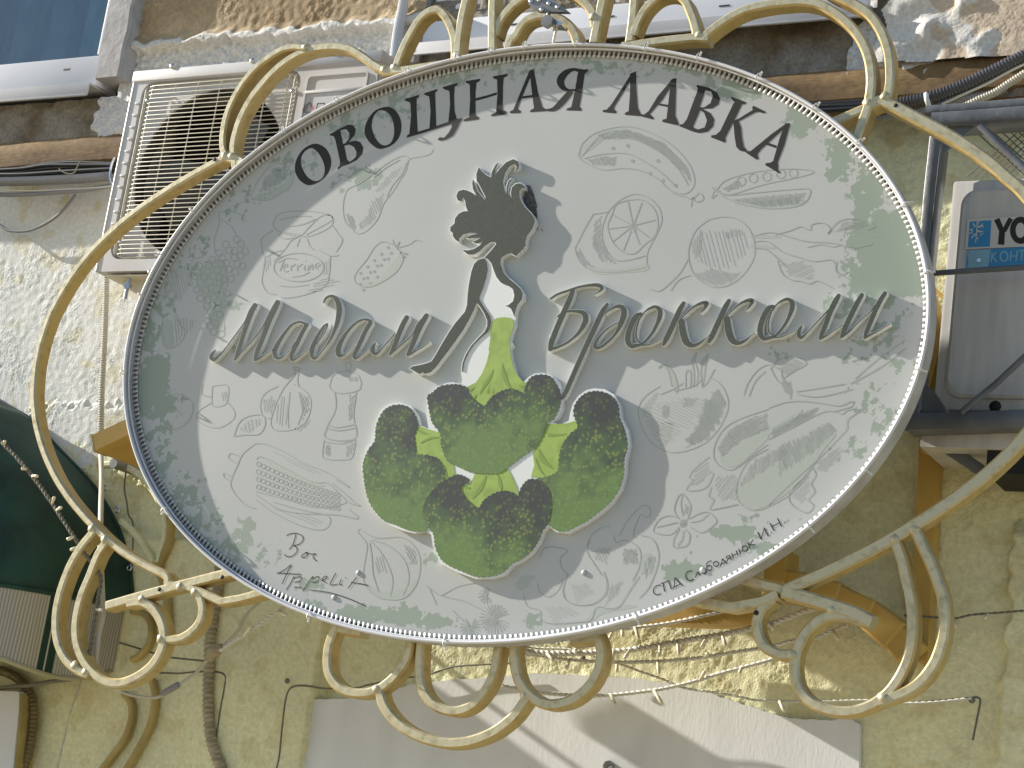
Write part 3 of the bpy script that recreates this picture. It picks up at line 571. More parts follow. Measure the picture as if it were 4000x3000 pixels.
for q in ((1316, 400), (1120, 517), (1606, 278), (1798, 222), (1928, 195), (2066, 178), (2265, 168), (2540, 190), (2746, 228), (2975, 312), (3183, 425), (3365, 575), (3530, 805), (3622, 1070), (3585, 1440), (3385, 1830), (3165, 2050), (2480, 2413), (1750, 2510), (1205, 2400), (655, 2005), (490, 1455), (550, 1170), (640, 990), (765, 820)):
    t = ang_of(*q); x, z = ell(t, .0015)
    if cp is None: cp = clip.build('hose_clip', M['edge'], sign); o = cp
    else: o = cp.copy(); COL.objects.link(o)
    e2 = ell(t + .002, .0015); a = math.atan2(e2[1] - z, e2[0] - x) - math.pi / 2
    o.matrix_parent_inverse = Matrix(); o.location = Vector((x, YL, z)) - sign.location; o.rotation_euler = (0, -a, 0)
# notched flange: tongues bent inwards from the rim
NTAB = 430; tt, _ = earc(NTAB)
tab = MB(); yt = -.0035
pts = [(-.0026, .002), (-.0026, -.004), (-.0027, -.0085), (-.0038, -.0125), (-.0038, -.0155), (.0038, -.0155), (.0038, -.0125), (.0027, -.0085), (.0026, -.004), (.0026, .002)]
tab.v = [(a, yt - .0008 * (1 + c / .0145), c) for a, c in pts] + [(a, yt + .001, c) for a, c in pts]; n = len(pts)
tab.f = [tuple(range(n))[::-1], tuple(range(n, 2 * n))] + [(i, (i + 1) % n, n + (i + 1) % n, n + i) for i in range(n)]; tab.m = [0] * len(tab.f)
order = sorted(range(NTAB), key=lambda i: -ell(tt[i])[0]); tp = None; rest = MB()
for rank, i in enumerate(order):
    t = tt[i]; x, z = ell(t, -.0035); e2 = ell(t + .002, -.0035); a = math.atan2(e2[1] - z, e2[0] - x) + math.pi
    if rank < 300:
        if tp is None: tp = tab.build('rim_tongue', M['tongue'], sign, None); o = tp
        else: o = tp.copy(); COL.objects.link(o)
        o.matrix_parent_inverse = Matrix(); o.location = Vector((x, YP_, z)) - sign.location; o.rotation_euler = (0, -a, 0)
    else:
        mm = Matrix.Translation((x, YP_, z)) @ Matrix.Rotation(-a, 4, 'Y'); rest.add([mm @ Vector(q) for q in tab.v], tab.f)
o = rest.build('rim_tongue', M['tongue'], sign, None); o['kind'] = 'stuff'
# printed headline: eleven serif capitals, each its own flat print
YI = YP_ - .0005
def glyph(tile, polys, strokes=(), m='ink', name='printed_letter', Y=YI, parent=None):
    b = MB(); Tf = lambda l: T(*tile, l)
    for i, q in enumerate(polys):
        loops = q if isinstance(q[0], list) else [q]
        b.prism([Tf(l) for l in loops], Y - .00004 * i, 0)
    for i, q in enumerate(strokes): b.stroke(Tf(q), Y - .00004 * (i + len(polys)))
    b.closed = False; return b.build(name, M[m], parent or sign, None)
sm = lambda l, n=4: [tuple(q) for q in cr(l, n, True)]
tA = (1000, 400, 3.687); tB = (1000, 0, S1); tC = (2000, 0, S1); tD = (3000, 0, S1)
glyph(tA, [[sm([(880, 595), (1010, 670), (1080, 820), (1060, 970), (980, 1090), (860, 1170), (740, 1190), (630, 1120), (565, 1000), (570, 860), (640, 720), (750, 625)]), sm([(790, 657), (890, 720), (965, 850), (990, 980), (950, 1090), (860, 1133), (760, 1090), (680, 980), (645, 850), (680, 730)])]])
glyph(tA, [[[(1058, 462), (1200, 380), (1330, 318), (1400, 330), (1437, 390), (1420, 470), (1330, 575), (1430, 548), (1500, 570), (1545, 650), (1530, 740), (1450, 830), (1330, 890), (1240, 920), (1180, 968), (1175, 940), (1205, 910), (1212, 860), (1195, 780), (1140, 530), (1115, 485), (1085, 478), (1065, 480)], [(1213, 398), (1300, 385), (1345, 440), (1340, 520), (1290, 585), (1253, 600)], [(1270, 625), (1340, 605), (1410, 640), (1447, 710), (1440, 780), (1390, 830), (1345, 857), (1310, 820)]]])
glyph(tA, [[sm([(1860, 65), (1970, 85), (2060, 190), (2095, 330), (2070, 480), (1990, 590), (1880, 650), (1770, 668), (1660, 600), (1580, 490), (1565, 370), (1620, 230), (1720, 115)]), sm([(1810, 112), (1900, 150), (1965, 250), (1990, 390), (1975, 510), (1930, 590), (1850, 620), (1770, 580), (1700, 470), (1665, 340), (1690, 210), (1750, 130)])]])
glyph(tB, [[(1320, 865), (1388, 842), (1387, 930), (1397, 1140), (1365, 1165), (1322, 1175), (1340, 1000), (1335, 900)], [(1285, 856), (1412, 818), (1407, 838), (1320, 882), (1290, 868)], [(1490, 815), (1547, 790), (1557, 1090), (1498, 1115), (1508, 960), (1500, 860)], [(1452, 805), (1570, 768), (1565, 787), (1490, 830), (1458, 820)], [(1658, 768), (1717, 742), (1711, 830), (1716, 960), (1738, 1038), (1660, 1072), (1677, 900), (1672, 800)], [(1613, 752), (1742, 716), (1737, 737), (1660, 782), (1620, 768)], [(1300, 1190), (1308, 1165), (1500, 1108), (1740, 1028), (1784, 1020), (1772, 1045), (1600, 1098), (1430, 1152)], [(1692, 1060), (1767, 1042), (1735, 1110), (1700, 1170), (1640, 1205), (1590, 1216), (1568, 1206), (1588, 1185), (1625, 1190), (1662, 1150), (1690, 1100)]])
glyph(tB, [[(1846, 712), (1907, 696), (1897, 800), (1897, 1012), (1840, 1032), (1850, 860)], [(1812, 700), (1938, 680), (1933, 700), (1905, 716), (1850, 731), (1817, 716)], [(1793, 1049), (1799, 1030), (1842, 1012), (1897, 998), (1926, 1012), (1921, 1031)], [(1890, 850), (1980, 828), (2080, 798), (2080, 818), (1980, 850), (1890, 872)], [(2083, 670), (2142, 652), (2134, 740), (2130, 962), (2073, 982), (2086, 820)], [(2045, 660), (2175, 636), (2171, 655), (2140, 673), (2085, 690), (2050, 676)], [(2029, 1005), (2035, 988), (2075, 970), (2130, 950), (2162, 962), (2158, 986)]])
glyph(tC, [[(150, 612), (188, 597), (60, 905), (48, 940), (76, 960), (72, 976), (0, 979), (-20, 976), (-18, 962), (10, 950), (30, 900)], [(150, 612), (188, 597), (225, 800), (262, 925), (295, 945), (295, 959), (155, 969), (159, 952), (190, 935), (165, 740), (160, 690)], [(70, 850), (88, 832), (195, 818), (195, 838), (95, 850)]])
glyph(tC, [[(578, 605), (632, 610), (604, 800), (582, 920), (600, 940), (598, 957), (467, 953), (475, 938), (512, 925), (548, 760), (566, 640)], [(500, 592), (560, 590), (620, 600), (662, 597), (655, 616), (622, 640), (600, 630), (540, 612), (500, 612)]], [[(600, 608, 18), (530, 600, 26), (462, 632, 52), (420, 690, 66), (435, 748, 50), (480, 778, 24), (542, 778, 16)], [(512, 785, 44), (450, 858, 54), (392, 920, 48), (350, 946, 32), (292, 950, 14)]])
glyph(tC, [[(1035, 630), (1072, 615), (1010, 720), (885, 920), (880, 945), (902, 962), (896, 979), (783, 968), (785, 952), (820, 945), (860, 900)], [(1020, 636), (1072, 615), (1074, 780), (1086, 930), (1112, 985), (1102, 1002), (976, 992), (974, 976), (1008, 960), (1020, 800)]])
glyph(tC, [[(1385, 682), (1420, 673), (1300, 860), (1190, 985), (1224, 1018), (1217, 1032), (1105, 1002), (1098, 985), (1140, 990), (1180, 960), (1260, 830)], [(1372, 690), (1420, 673), (1413, 850), (1410, 1000), (1440, 1070), (1435, 1084), (1298, 1052), (1300, 1035), (1335, 1025), (1355, 850)], [(1272, 893), (1362, 908), (1362, 926), (1262, 908)]])
glyph(tC, [[[(1600, 733), (1700, 757), (1770, 798), (1798, 850), (1782, 902), (1730, 936), (1645, 940), (1712, 975), (1747, 1032), (1736, 1092), (1690, 1137), (1620, 1150), (1560, 1136), (1450, 1092), (1447, 1078), (1480, 1070), (1510, 1030), (1600, 790), (1605, 760), (1594, 748)], [(1670, 780), (1720, 790), (1735, 830), (1715, 890), (1660, 928), (1620, 925)], [(1625, 950), (1660, 975), (1685, 1040), (1665, 1100), (1610, 1118), (1570, 1105), (1565, 1090)]]])
glyph(tC, [[(1935, 868), (1992, 888), (1920, 1040), (1842, 1190), (1846, 1215), (1838, 1233), (1719, 1186), (1722, 1170), (1760, 1165), (1800, 1130), (1910, 900)], [(1898, 835), (2023, 882), (2011, 901), (1970, 900), (1915, 876), (1894, 851)], [(2192, 965), (2180, 980), (2130, 966), (2100, 971), (1930, 1063), (1925, 1045), (2080, 950), (2075, 930), (2085, 913)], [(1912, 1045), (1950, 1028), (1977, 1100), (1987, 1200), (2002, 1270), (2027, 1295), (2021, 1312), (1970, 1302), (1938, 1270), (1923, 1180)]])
glyph(tD, [[(150, 1064), (192, 1064), (142, 1250), (84, 1400), (88, 1470), (107, 1490), (98, 1499), (0, 1440), (-25, 1426), (-20, 1410), (20, 1405), (45, 1390), (98, 1200)], [(160, 1064), (192, 1064), (60, 1180), (-60, 1290), (-92, 1330), (-83, 1372), (-98, 1380), (-187, 1322), (-190, 1306), (-150, 1305), (-100, 1265), (30, 1158)], [(-35, 1222), (75, 1258), (70, 1280), (-45, 1240)]])
# small printed trade line along the lower edge
tE = (2450, 1850, 3.16); W1 = 11
def ln(*pts, w=W1): return [(x, y, w) for x, y in pts]
cc = lambda x, y, r, n=12: [(x + r * math.cos(2 * math.pi * i / n), y + r * .95 * math.sin(2 * math.pi * i / n), 9 + 5 * abs(math.sin(math.pi * i / n * 2 + .6))) for i in range(n + 1)]
lines = {'СПД': [ln((415, 1385), (395, 1375), (355, 1390), (325, 1430), (330, 1475), (370, 1497), (415, 1480)), ln((415, 1358), (520, 1320)), ln((440, 1352), (465, 1458), w=14), ln((512, 1328), (545, 1428), w=14), ln((590, 1285), (578, 1408)), ln((592, 1285), (660, 1365), w=14), ln((570, 1425), (575, 1405), (665, 1365), (680, 1390))],
 'name': [ln((800, 1205), (775, 1200), (740, 1215), (722, 1255), (735, 1300), (775, 1320), (830, 1300), w=12), ln((840, 1285), (868, 1215)), ln((868, 1215), (905, 1255), w=14), cc(945, 1205, 32), cc(1015, 1165, 32), ln((985, 1160), (982, 1115), (1008, 1085), (1045, 1078)), cc(1098, 1115, 32), ln((1150, 1145), (1155, 1125), (1220, 1095), (1228, 1112)), ln((1165, 1115), (1175, 1050)), ln((1175, 1050), (1212, 1095), w=14), ln((1262, 1010), (1285, 1062), w=14), ln((1265, 1010), (1232, 1020), (1225, 1042), (1270, 1040)), ln((1250, 1045), (1230, 1085)), ln((1290, 985), (1312, 1047), w=14), ln((1345, 950), (1370, 1012), w=14), ln((1300, 1015), (1360, 985)), ln((1375, 930), (1402, 995), w=14), ln((1388, 962), (1430, 945)), cc(1455, 925, 34), ln((1490, 850), (1520, 922), w=14), ln((1505, 890), (1555, 815)), ln((1512, 880), (1578, 878), w=13)],
 'initials': [ln((1610, 720), (1655, 815), w=14), ln((1690, 670), (1742, 775), w=14), ln((1652, 812), (1695, 672)), ln((1775, 726), (1788, 730), w=14), ln((1760, 610), (1815, 707), w=14), ln((1855, 552), (1907, 655), w=14), ln((1785, 655), (1880, 605)), ln((1934, 603), (1948, 607), w=14)]}
for k, q in lines.items(): glyph(tE, [], q, name='printed_line')
# handwriting
tF = (1000, 1500, S1); tG = (1000, 2250, S1)
hw_ = [ln(*q, w=7) for q in ([(265, 1312), (290, 1296), (350, 1290), (400, 1315), (405, 1350), (370, 1385), (318, 1396)], [(345, 1300), (318, 1385), (285, 1430)], [(318, 1396), (350, 1412), (352, 1450), (310, 1488), (265, 1490), (246, 1470)], [(442, 1452), (410, 1470), (393, 1492), (415, 1500), (445, 1478), (432, 1455), (480, 1470), (515, 1466), (492, 1495), (525, 1532)], [(390, 1645), (180, 1632)], [(305, 1560), (255, 1600), (185, 1640)], [(305, 1560), (265, 1640), (225, 1725)])]
glyph(tF, [], hw_, name='handwriting')
glyph(tG, [], [ln(*q, w=7) for q in ([(330, 0), (300, 60), (260, 122)], [(320, 20), (385, 5), (382, 40), (330, 55)], [(492, 0), (450, 60), (405, 132)], [(480, 20), (540, 5), (532, 45), (482, 55)], [(560, 40), (612, 18), (600, 0), (572, 30), (612, 62)], [(690, -25), (640, 72), (705, 70)], [(738, 28), (720, 72), (745, 72)], [(770, 14), (778, 18)], [(872, 8), (830, 60), (795, 107)], [(820, 55), (900, 66), (972, 82)], [(330, 95), (395, 97)], [(465, 120), (640, 145), (800, 195), (945, 258)])], name='handwriting')
# raised script, front in dark film, sides in white acrylic
YR_ = YP_ - .0125; RD = .0125
def script(tile, strokes, cont=()):
    b = MB()
    for i, q in enumerate(strokes): b.stroke(T(*tile, [(x, y, w_ + 7) for x, y, w_ in q]), YR_ - .00012 * (i % 4), RD - .0003, n=7, mf=0, ms=0)
    L_ = b.build('raised_letter', M['edge'], sign, 40); b = MB()
    for i, q in enumerate(strokes): b.stroke(T(*tile, [(x - 2, y - 1, max(w_ - 5, 9)) for x, y, w_ in q]), YR_ - .0008 - .00008 * i, .0002, n=7)
    b.build('film_face', M['letter'], L_, 40)
qA = (800, 1120, 4.424); qB = (1200, 1120, 4.424); qC = (2100, 1080, 4.424); qD = (2550, 1100, 4.424); qE = (3000, 1100, 4.424)
script(qA, [[(185, 1095, 24), (120, 1170, 60), (110, 1230, 70), (160, 1255, 62), (240, 1190, 42), (340, 1090, 28), (480, 900, 26), (600, 740, 26), (700, 600, 34), (790, 430, 72), (870, 320, 84)], [(868, 320, 86), (800, 450, 92), (740, 620, 82), (675, 800, 76), (620, 980, 76), (560, 1150, 65), (515, 1265, 36)], [(520, 1262, 30), (640, 1120, 28), (780, 970, 28), (900, 830, 28), (1010, 680, 30), (1100, 530, 60), (1180, 400, 85), (1255, 275, 90)], [(1257, 270, 92), (1190, 420, 92), (1110, 600, 86), (1040, 780, 86), (970, 960, 86), (900, 1130, 80), (862, 1265, 46)], [(862, 1272, 44), (960, 1220, 40), (1080, 1150, 25), (1190, 1080, 20)]])
script(qA, [[(1745, 650, 62), (1640, 605, 38), (1500, 660, 45), (1380, 800, 56), (1270, 970, 72), (1210, 1100, 86), (1220, 1210, 70), (1290, 1232, 46), (1380, 1180, 25), (1480, 1080, 20), (1560, 960, 26)], [(1762, 655, 72), (1690, 780, 72), (1610, 940, 76), (1540, 1080, 76), (1490, 1200, 66), (1510, 1270, 45), (1600, 1220, 30), (1720, 1140, 22), (1840, 1055, 20)]])
script(qB, [[(285, 275, 30), (320, 200, 38), (400, 160, 46), (480, 190, 76), (535, 280, 92), (552, 400, 98), (540, 520, 92), (510, 650, 76), (460, 780, 56), (400, 910, 40), (310, 1050, 28), (220, 1160, 28), (120, 1240, 45), (75, 1180, 70), (90, 1060, 86), (140, 930, 72), (200, 810, 50), (280, 690, 35), (348, 640, 32)], [(348, 650, 30), (330, 740, 24), (280, 840, 22), (220, 920, 22), (165, 985, 20)]])
script(qB, [[(1090, 592, 62), (1000, 562, 40), (880, 600, 40), (760, 700, 46), (640, 850, 62), (560, 1000, 86), (530, 1110, 96), (552, 1192, 66), (640, 1170, 30), (740, 1090, 20), (815, 1015, 20)], [(1092, 620, 76), (1010, 760, 76), (930, 930, 80), (860, 1080, 76), (810, 1180, 66), (830, 1242, 45), (930, 1180, 28), (1095, 1065, 20)]])
script(qB, [[(1182, 975, 25), (1140, 1030, 62), (1130, 1120, 76), (1185, 1162, 50), (1280, 1080, 30), (1390, 960, 28), (1515, 808, 26)], [(1720, 530, 82), (1650, 660, 92), (1590, 800, 86), (1530, 960, 82), (1470, 1100, 66), (1425, 1175, 40)], [(1430, 1172, 30), (1560, 1060, 28), (1700, 940, 28), (1830, 810, 30), (1910, 680, 60), (1985, 590, 80)], [(2060, 500, 86), (1970, 650, 96), (1900, 800, 92), (1840, 950, 86), (1780, 1090, 76), (1735, 1175, 48)], [(1735, 1185, 40), (1860, 1120, 32), (2000, 1040, 24), (2115, 957, 18)]])
script(qC, [[(225, 385, 36), (340, 310, 40), (520, 245, 40), (720, 180, 40), (900, 150, 50), (1050, 152, 72), (1110, 190, 66), (1080, 250, 36), (980, 315, 20)], [(610, 235, 70), (560, 380, 92), (490, 530, 92), (420, 690, 96), (350, 850, 96), (290, 1000, 96), (240, 1140, 96), (212, 1262, 66)], [(340, 705, 25), (400, 650, 30), (520, 602, 40), (680, 602, 60), (800, 640, 95), (832, 740, 100), (790, 850, 86), (720, 960, 60), (620, 1060, 45), (480, 1160, 40), (330, 1225, 50), (215, 1264, 46)]])
script(qC, [[(1205, 480, 56), (1130, 590, 86), (1060, 730, 92), (980, 900, 92), (900, 1070, 92), (820, 1240, 86), (740, 1420, 86), (660, 1600, 86), (560, 1830, 84), (475, 2020, 82), (430, 2100, 58)], [(1165, 655, 20), (1260, 570, 35), (1380, 512, 60), (1470, 540, 92), (1492, 640, 102), (1460, 760, 96), (1400, 900, 66), (1310, 1030, 45), (1200, 1140, 45), (1080, 1222, 50), (1000, 1232, 60), (990, 1180, 60), (1040, 1080, 45), (1140, 960, 35), (1260, 870, 28), (1395, 797, 25)]])
def letter_o(dx, dy): return [[(x + dx, y + dy, w_) for x, y, w_ in q] for q in ([(1785, 640, 50), (1700, 690, 92), (1620, 830, 98), (1570, 980, 98), (1560, 1110, 98), (1612, 1202, 80), (1700, 1192, 66), (1800, 1168, 48), (1900, 1080, 46), (1990, 960, 52), (2060, 830, 62), (2110, 690, 86), (2112, 580, 86), (2030, 522, 56), (1920, 562, 40), (1835, 630, 28), (1770, 720, 34)], [(1760, 730, 34), (1720, 860, 34), (1700, 980, 34), (1715, 1090, 34), (1790, 1160, 34)], [(1790, 1185, 30), (1900, 1180, 26), (1990, 1155, 24), (2090, 1110, 22), (2195, 1047, 20)])]
script(qC, letter_o(0, 0))
def letter_k(dx, dy): return [[(x + dx, y + dy, w_) for x, y, w_ in q] for q in ([(532, 372, 72), (470, 480, 92), (410, 610, 96), (350, 740, 96), (290, 870, 96), (230, 1000, 86), (182, 1092, 48)], [(440, 692, 20), (560, 572, 28), (700, 442, 36), (840, 372, 56), (932, 372, 76), (900, 450, 50), (830, 547, 18)], [(498, 690, 112), (512, 820, 122), (542, 950, 126), (592, 1060, 116), (680, 1102, 80), (790, 1072, 50), (900, 992, 25), (985, 925, 18)])]
script(qD, letter_k(0, 0)); script(qD, letter_k(785, -44)); script(qC, letter_o(2285, -132))
script(qE, [[(592, 755, 25), (545, 830, 62), (532, 920, 76), (572, 972, 50), (690, 872, 30), (810, 742, 28), (930, 612, 28), (1010, 530, 36), (1090, 470, 60)], [(1222, 240, 72), (1160, 350, 96), (1090, 490, 96), (1030, 640, 92), (980, 780, 86), (930, 900, 76), (895, 985, 48)], [(898, 992, 40), (1010, 932, 32), (1150, 842, 24), (1305, 757, 20)]])
script(qE, [[(1622, 230, 76), (1540, 370, 92), (1470, 510, 92), (1400, 650, 92), (1340, 790, 92), (1290, 900, 76), (1265, 965, 42)], [(1275, 962, 36), (1400, 862, 40), (1530, 742, 26), (1660, 622, 25), (1780, 512, 28), (1850, 422, 56)], [(2022, 200, 76), (1940, 330, 86), (1870, 470, 86), (1810, 610, 86), (1750, 750, 82), (1700, 870, 76), (1665, 972, 44)], [(1668, 978, 40), (1780, 912, 35), (1920, 842, 26), (2115, 733, 18)]])
# the lady: raised white body plate, dark film silhouette, green stalk
f1 = (1700, 580, 3.687); f2 = (1580, 1000, 3.687); g_ = (1750, 1350, 3.687); hT = (1000, 1500, S1); kT = (2000, 1500, S1)
head = T(*f1, [(707, 1568), (790, 1480), (875, 1375), (860, 1347), (800, 1350), (720, 1400), (640, 1480), (560, 1527), (470, 1527), (410, 1482), (395, 1455), (470, 1466), (560, 1442), (640, 1392), (688, 1338), (600, 1372), (530, 1345), (580, 1322), (668, 1285), (560, 1292), (450, 1292), (490, 1250), (622, 1220), (500, 1214), (400, 1240), (345, 1298), (338, 1347), (290, 1320), (250, 1260), (250, 1216), (213, 1190), (215, 1130), (275, 1078), (280, 1010), (330, 940), (400, 903), (467, 900), (440, 840), (427, 760), (405, 700), (380, 770), (320, 745), (300, 680), (330, 613), (400, 588), (455, 600), (520, 628), (590, 680), (540, 580), (530, 500), (545, 438), (572, 520), (605, 610), (715, 740), (722, 700), (650, 560), (592, 460), (590, 360), (625, 268), (655, 310), (720, 370), (802, 418), (810, 340), (860, 240), (912, 198), (870, 290), (860, 378), (930, 282), (1020, 195), (1120, 149), (1190, 178), (1212, 240), (1192, 300), (1140, 322), (1172, 270), (1140, 225), (1070, 262), (1010, 352), (978, 480), (1000, 600), (1022, 662), (1022, 560), (1050, 470), (1095, 431), (1122, 440), (1072, 490), (1045, 580), (1060, 655), (1102, 717), (1085, 640), (1100, 560), (1160, 504), (1230, 497), (1290, 540), (1290, 592), (1250, 570), (1215, 612), (1217, 700), (1240, 760), (1290, 840), (1370, 920), (1430, 1000), (1437, 1060), (1400, 1160), (1322, 1262), (1302, 1340), (1302, 1410), (1275, 1426), (1272, 1455), (1240, 1466), (1226, 1495), (1200, 1511), (1172, 1550), (1130, 1540), (1090, 1506), (1020, 1531), (960, 1572), (945, 1605), (943, 1659)])
bust = T(*f2, [(1388, 120), (1430, 240), (1500, 320), (1600, 400), (1672, 470), (1703, 540), (1692, 620), (1632, 700), (1602, 780), (1578, 875), (1560, 820), (1530, 760), (1480, 727), (1448, 716), (1500, 700), (1560, 650), (1579, 570), (1560, 480), (1500, 435), (1430, 410), (1380, 380), (1320, 300), (1280, 200), (1250, 110), (1200, 50), (1152, 22)])
def grow(l, d):                                       # outline pushed outwards by d pixels
    A = np.array(l); t = np.roll(A, -1, 0) - np.roll(A, 1, 0); t /= np.linalg.norm(t, axis=1)[:, None] + 1e-9
    ar = np.sum(A[:, 0] * np.roll(A[:, 1], -1) - np.roll(A[:, 0], -1) * A[:, 1]); n_ = np.stack([t[:, 1], -t[:, 0]], 1) * (1 if ar > 0 else -1)
    return [tuple(q) for q in A + n_ * d]
b = MB(); b.prism([grow(head + bust, 2.2)], YR_ - .0002, RD, 0, 0); o = b.build('lady_silhouette', M['edge'], sign, 30)
b = MB(); b.prism([grow(head + bust, -1)], YR_ - .0008, .0004, 0, 0); b.build('film_face', M['letter'], o, 30)
body = T(*f2, [(1165, 10), (1390, 60), (1398, 130), (1440, 240), (1510, 315), (1608, 395), (1682, 465), (1722, 545), (1716, 630), (1642, 712), (1607, 800), (1602, 900), (1592, 1000), (1547, 1120), (1527, 1220), (1562, 1266), (1552, 1312), (1527, 1332), (1542, 1480), (1582, 1600)]) + T(*g_, [(977, 400), (1042, 490), (1102, 518), (1060, 600), (700, 700), (300, 640), (188, 546), (207, 490), (186, 400), (200, 270), (250, 130), (330, 25)]) + T(*f2, [(870, 1450), (940, 1310), (1050, 1190), (1150, 1090), (1190, 1000), (1190, 930), (1150, 830), (1100, 750), (1058, 690), (1075, 620), (1090, 560), (1150, 400), (1200, 200), (1196, 100), (1150, 35)])
b = MB(); b.prism([body], YR_ + .0006, RD - .001, 0, 0); b.build('lady_dress', M['edge'], sign, 30)
arm = T(*f2, [(1150, 25), (1190, 90), (1202, 190), (1182, 310), (1132, 470), (1085, 590), (1082, 620), (1112, 680), (1172, 770), (1232, 860), (1252, 940), (1242, 1020), (1202, 1100), (1102, 1180), (1002, 1280), (922, 1400), (862, 1540), (846, 1659), (822, 1659), (833, 1540), (878, 1420), (958, 1290), (1058, 1180), (1148, 1090), (1188, 1010), (1188, 930), (1148, 830), (1098, 750), (1055, 692), (1040, 680), (1000, 780), (930, 920), (850, 1060), (740, 1220), (630, 1370), (530, 1500), (450, 1605), (380, 1672), (300, 1700), (262, 1690), (285, 1668), (235, 1690), (200, 1700), (130, 1655), (72, 1622), (110, 1588), (215, 1568), (330, 1538), (388, 1512), (440, 1430), (520, 1290), (640, 1090), (730, 960), (868, 800), (898, 700), (905, 560), (925, 400), (960, 220), (1000, 110), (1060, 52)])
b = MB(); b.prism([grow(arm, 2.2)], YR_ - .0004, RD, 0, 0); o = b.build('lady_arm', M['edge'], sign, 30)
b = MB(); b.prism([grow(arm, -1)], YR_ - .0009, .0004, 0, 0); b.build('film_face', M['letter'], o, 30)
stalk = T(*f2, [(1262, 935), (1330, 892), (1430, 880), (1530, 892), (1568, 920), (1580, 1000), (1530, 1130), (1518, 1220), (1518, 1320), (1530, 1450), (1572, 1600)]) + T(*g_, [(955, 330), (1000, 430), (1060, 500), (1135, 542), (1112, 605), (1085, 692), (1042, 680), (900, 740), (700, 760), (520, 900), (400, 800), (310, 722), (332, 650), (262, 600), (400, 530), (490, 400), (560, 230), (592, 90)]) + T(*f2, [(1212, 1350), (1237, 1170), (1225, 1080), (1250, 1000)])
def creases(tile, q, Y, par):
    for i, l in enumerate(q): b = MB(); b.stroke(T(*tile, l), Y - .00004 * i); b.closed = False; b.build('crease', M['crease'], par, None)
b = MB(); b.prism([stalk], YR_ - .0003, .0006, 0, 0); sk_ = b.build('green_stalk', M['stem'], sign, 30)
creases(g_, [[(655, 335, 4), (600, 460, 45), (520, 580, 40), (455, 700, 6)], [(780, 255, 4), (800, 400, 50), (840, 520, 55), (900, 610, 20)], [(385, 600, 3), (320, 640, 40), (300, 665, 8)], [(1010, 570, 8), (1060, 590, 30), (1110, 600, 14)], [(405, 690, 4), (385, 740, 22), (370, 770, 6)], [(600, 560, 3), (560, 680, 20)], [(650, 600, 3), (640, 690, 14)]], YR_ - .0006, sk_)
# broccoli plaque
plaque = T(*hT, [(1010, 470), (1030, 330), (1080, 220), (1150, 170), (1240, 157), (1340, 190), (1395, 280), (1412, 352), (1490, 386), (1470, 260), (1480, 120), (1550, 30), (1640, -8)]) + T(*g_, [(60, 525), (190, 548), (300, 640), (700, 640), (1040, 560), (1100, 515), (1160, 450), (1250, 402), (1370, 393), (1480, 423), (1562, 490), (1622, 620), (1652, 760), (1642, 900), (1592, 1020), (1508, 1112), (1620, 1137), (1738, 1082), (1760, 960), (1800, 830), (1880, 720), (1990, 640), (2110, 613)]) + T(*kT, [(740, 40), (802, 44), (882, 90), (932, 180), (947, 290), (1002, 400), (1018, 520), (987, 660), (977, 790), (942, 910), (862, 1030), (762, 1120), (642, 1206), (480, 1292), (380, 1278), (320, 1232), (272, 1275), (242, 1360), (172, 1460), (82, 1532), (0, 1568)]) + T(*hT, [(2150, 1650), (2040, 1682), (1900, 1684), (1740, 1628), (1590, 1548), (1528, 1400), (1512, 1300), (1450, 1272), (1370, 1292), (1250, 1262), (1150, 1216), (1040, 1130), (970, 1010), (944, 880), (908, 720), (948, 560)])
b = MB(); b.prism([plaque], YR_ + .0002, RD, 0, 0); plq = b.build('broccoli_plaque', M['edge'], sign, 30)
def scallop(l, amp=4.5, per=17):
    A = cr(l, 10, True); s = np.concatenate([[0], np.cumsum(np.linalg.norm(np.diff(np.vstack([A, A[:1]]), axis=0), axis=1))]); Lp = s[-1]; n = int(Lp / 4); A2 = np.vstack([A, A[:1]])
    q = np.stack([np.interp(np.arange(n) * Lp / n, s, A2[:, i]) for i in (0, 1)], 1); tg = np.roll(q, -1, 0) - np.roll(q, 1, 0); tg /= np.linalg.norm(tg, axis=1)[:, None]
    area = .5 * np.sum(q[:, 0] * np.roll(q[:, 1], -1) - np.roll(q[:, 0], -1) * q[:, 1]); nr = np.stack([tg[:, 1], -tg[:, 0]], 1) * (1 if area > 0 else -1)
    ph = np.arange(n) * Lp / n / per * math.pi; return [tuple(r) for r in q + nr * (amp * (np.abs(np.sin(ph + .6 * np.sin(ph * .31))) - .6))[:, None]]
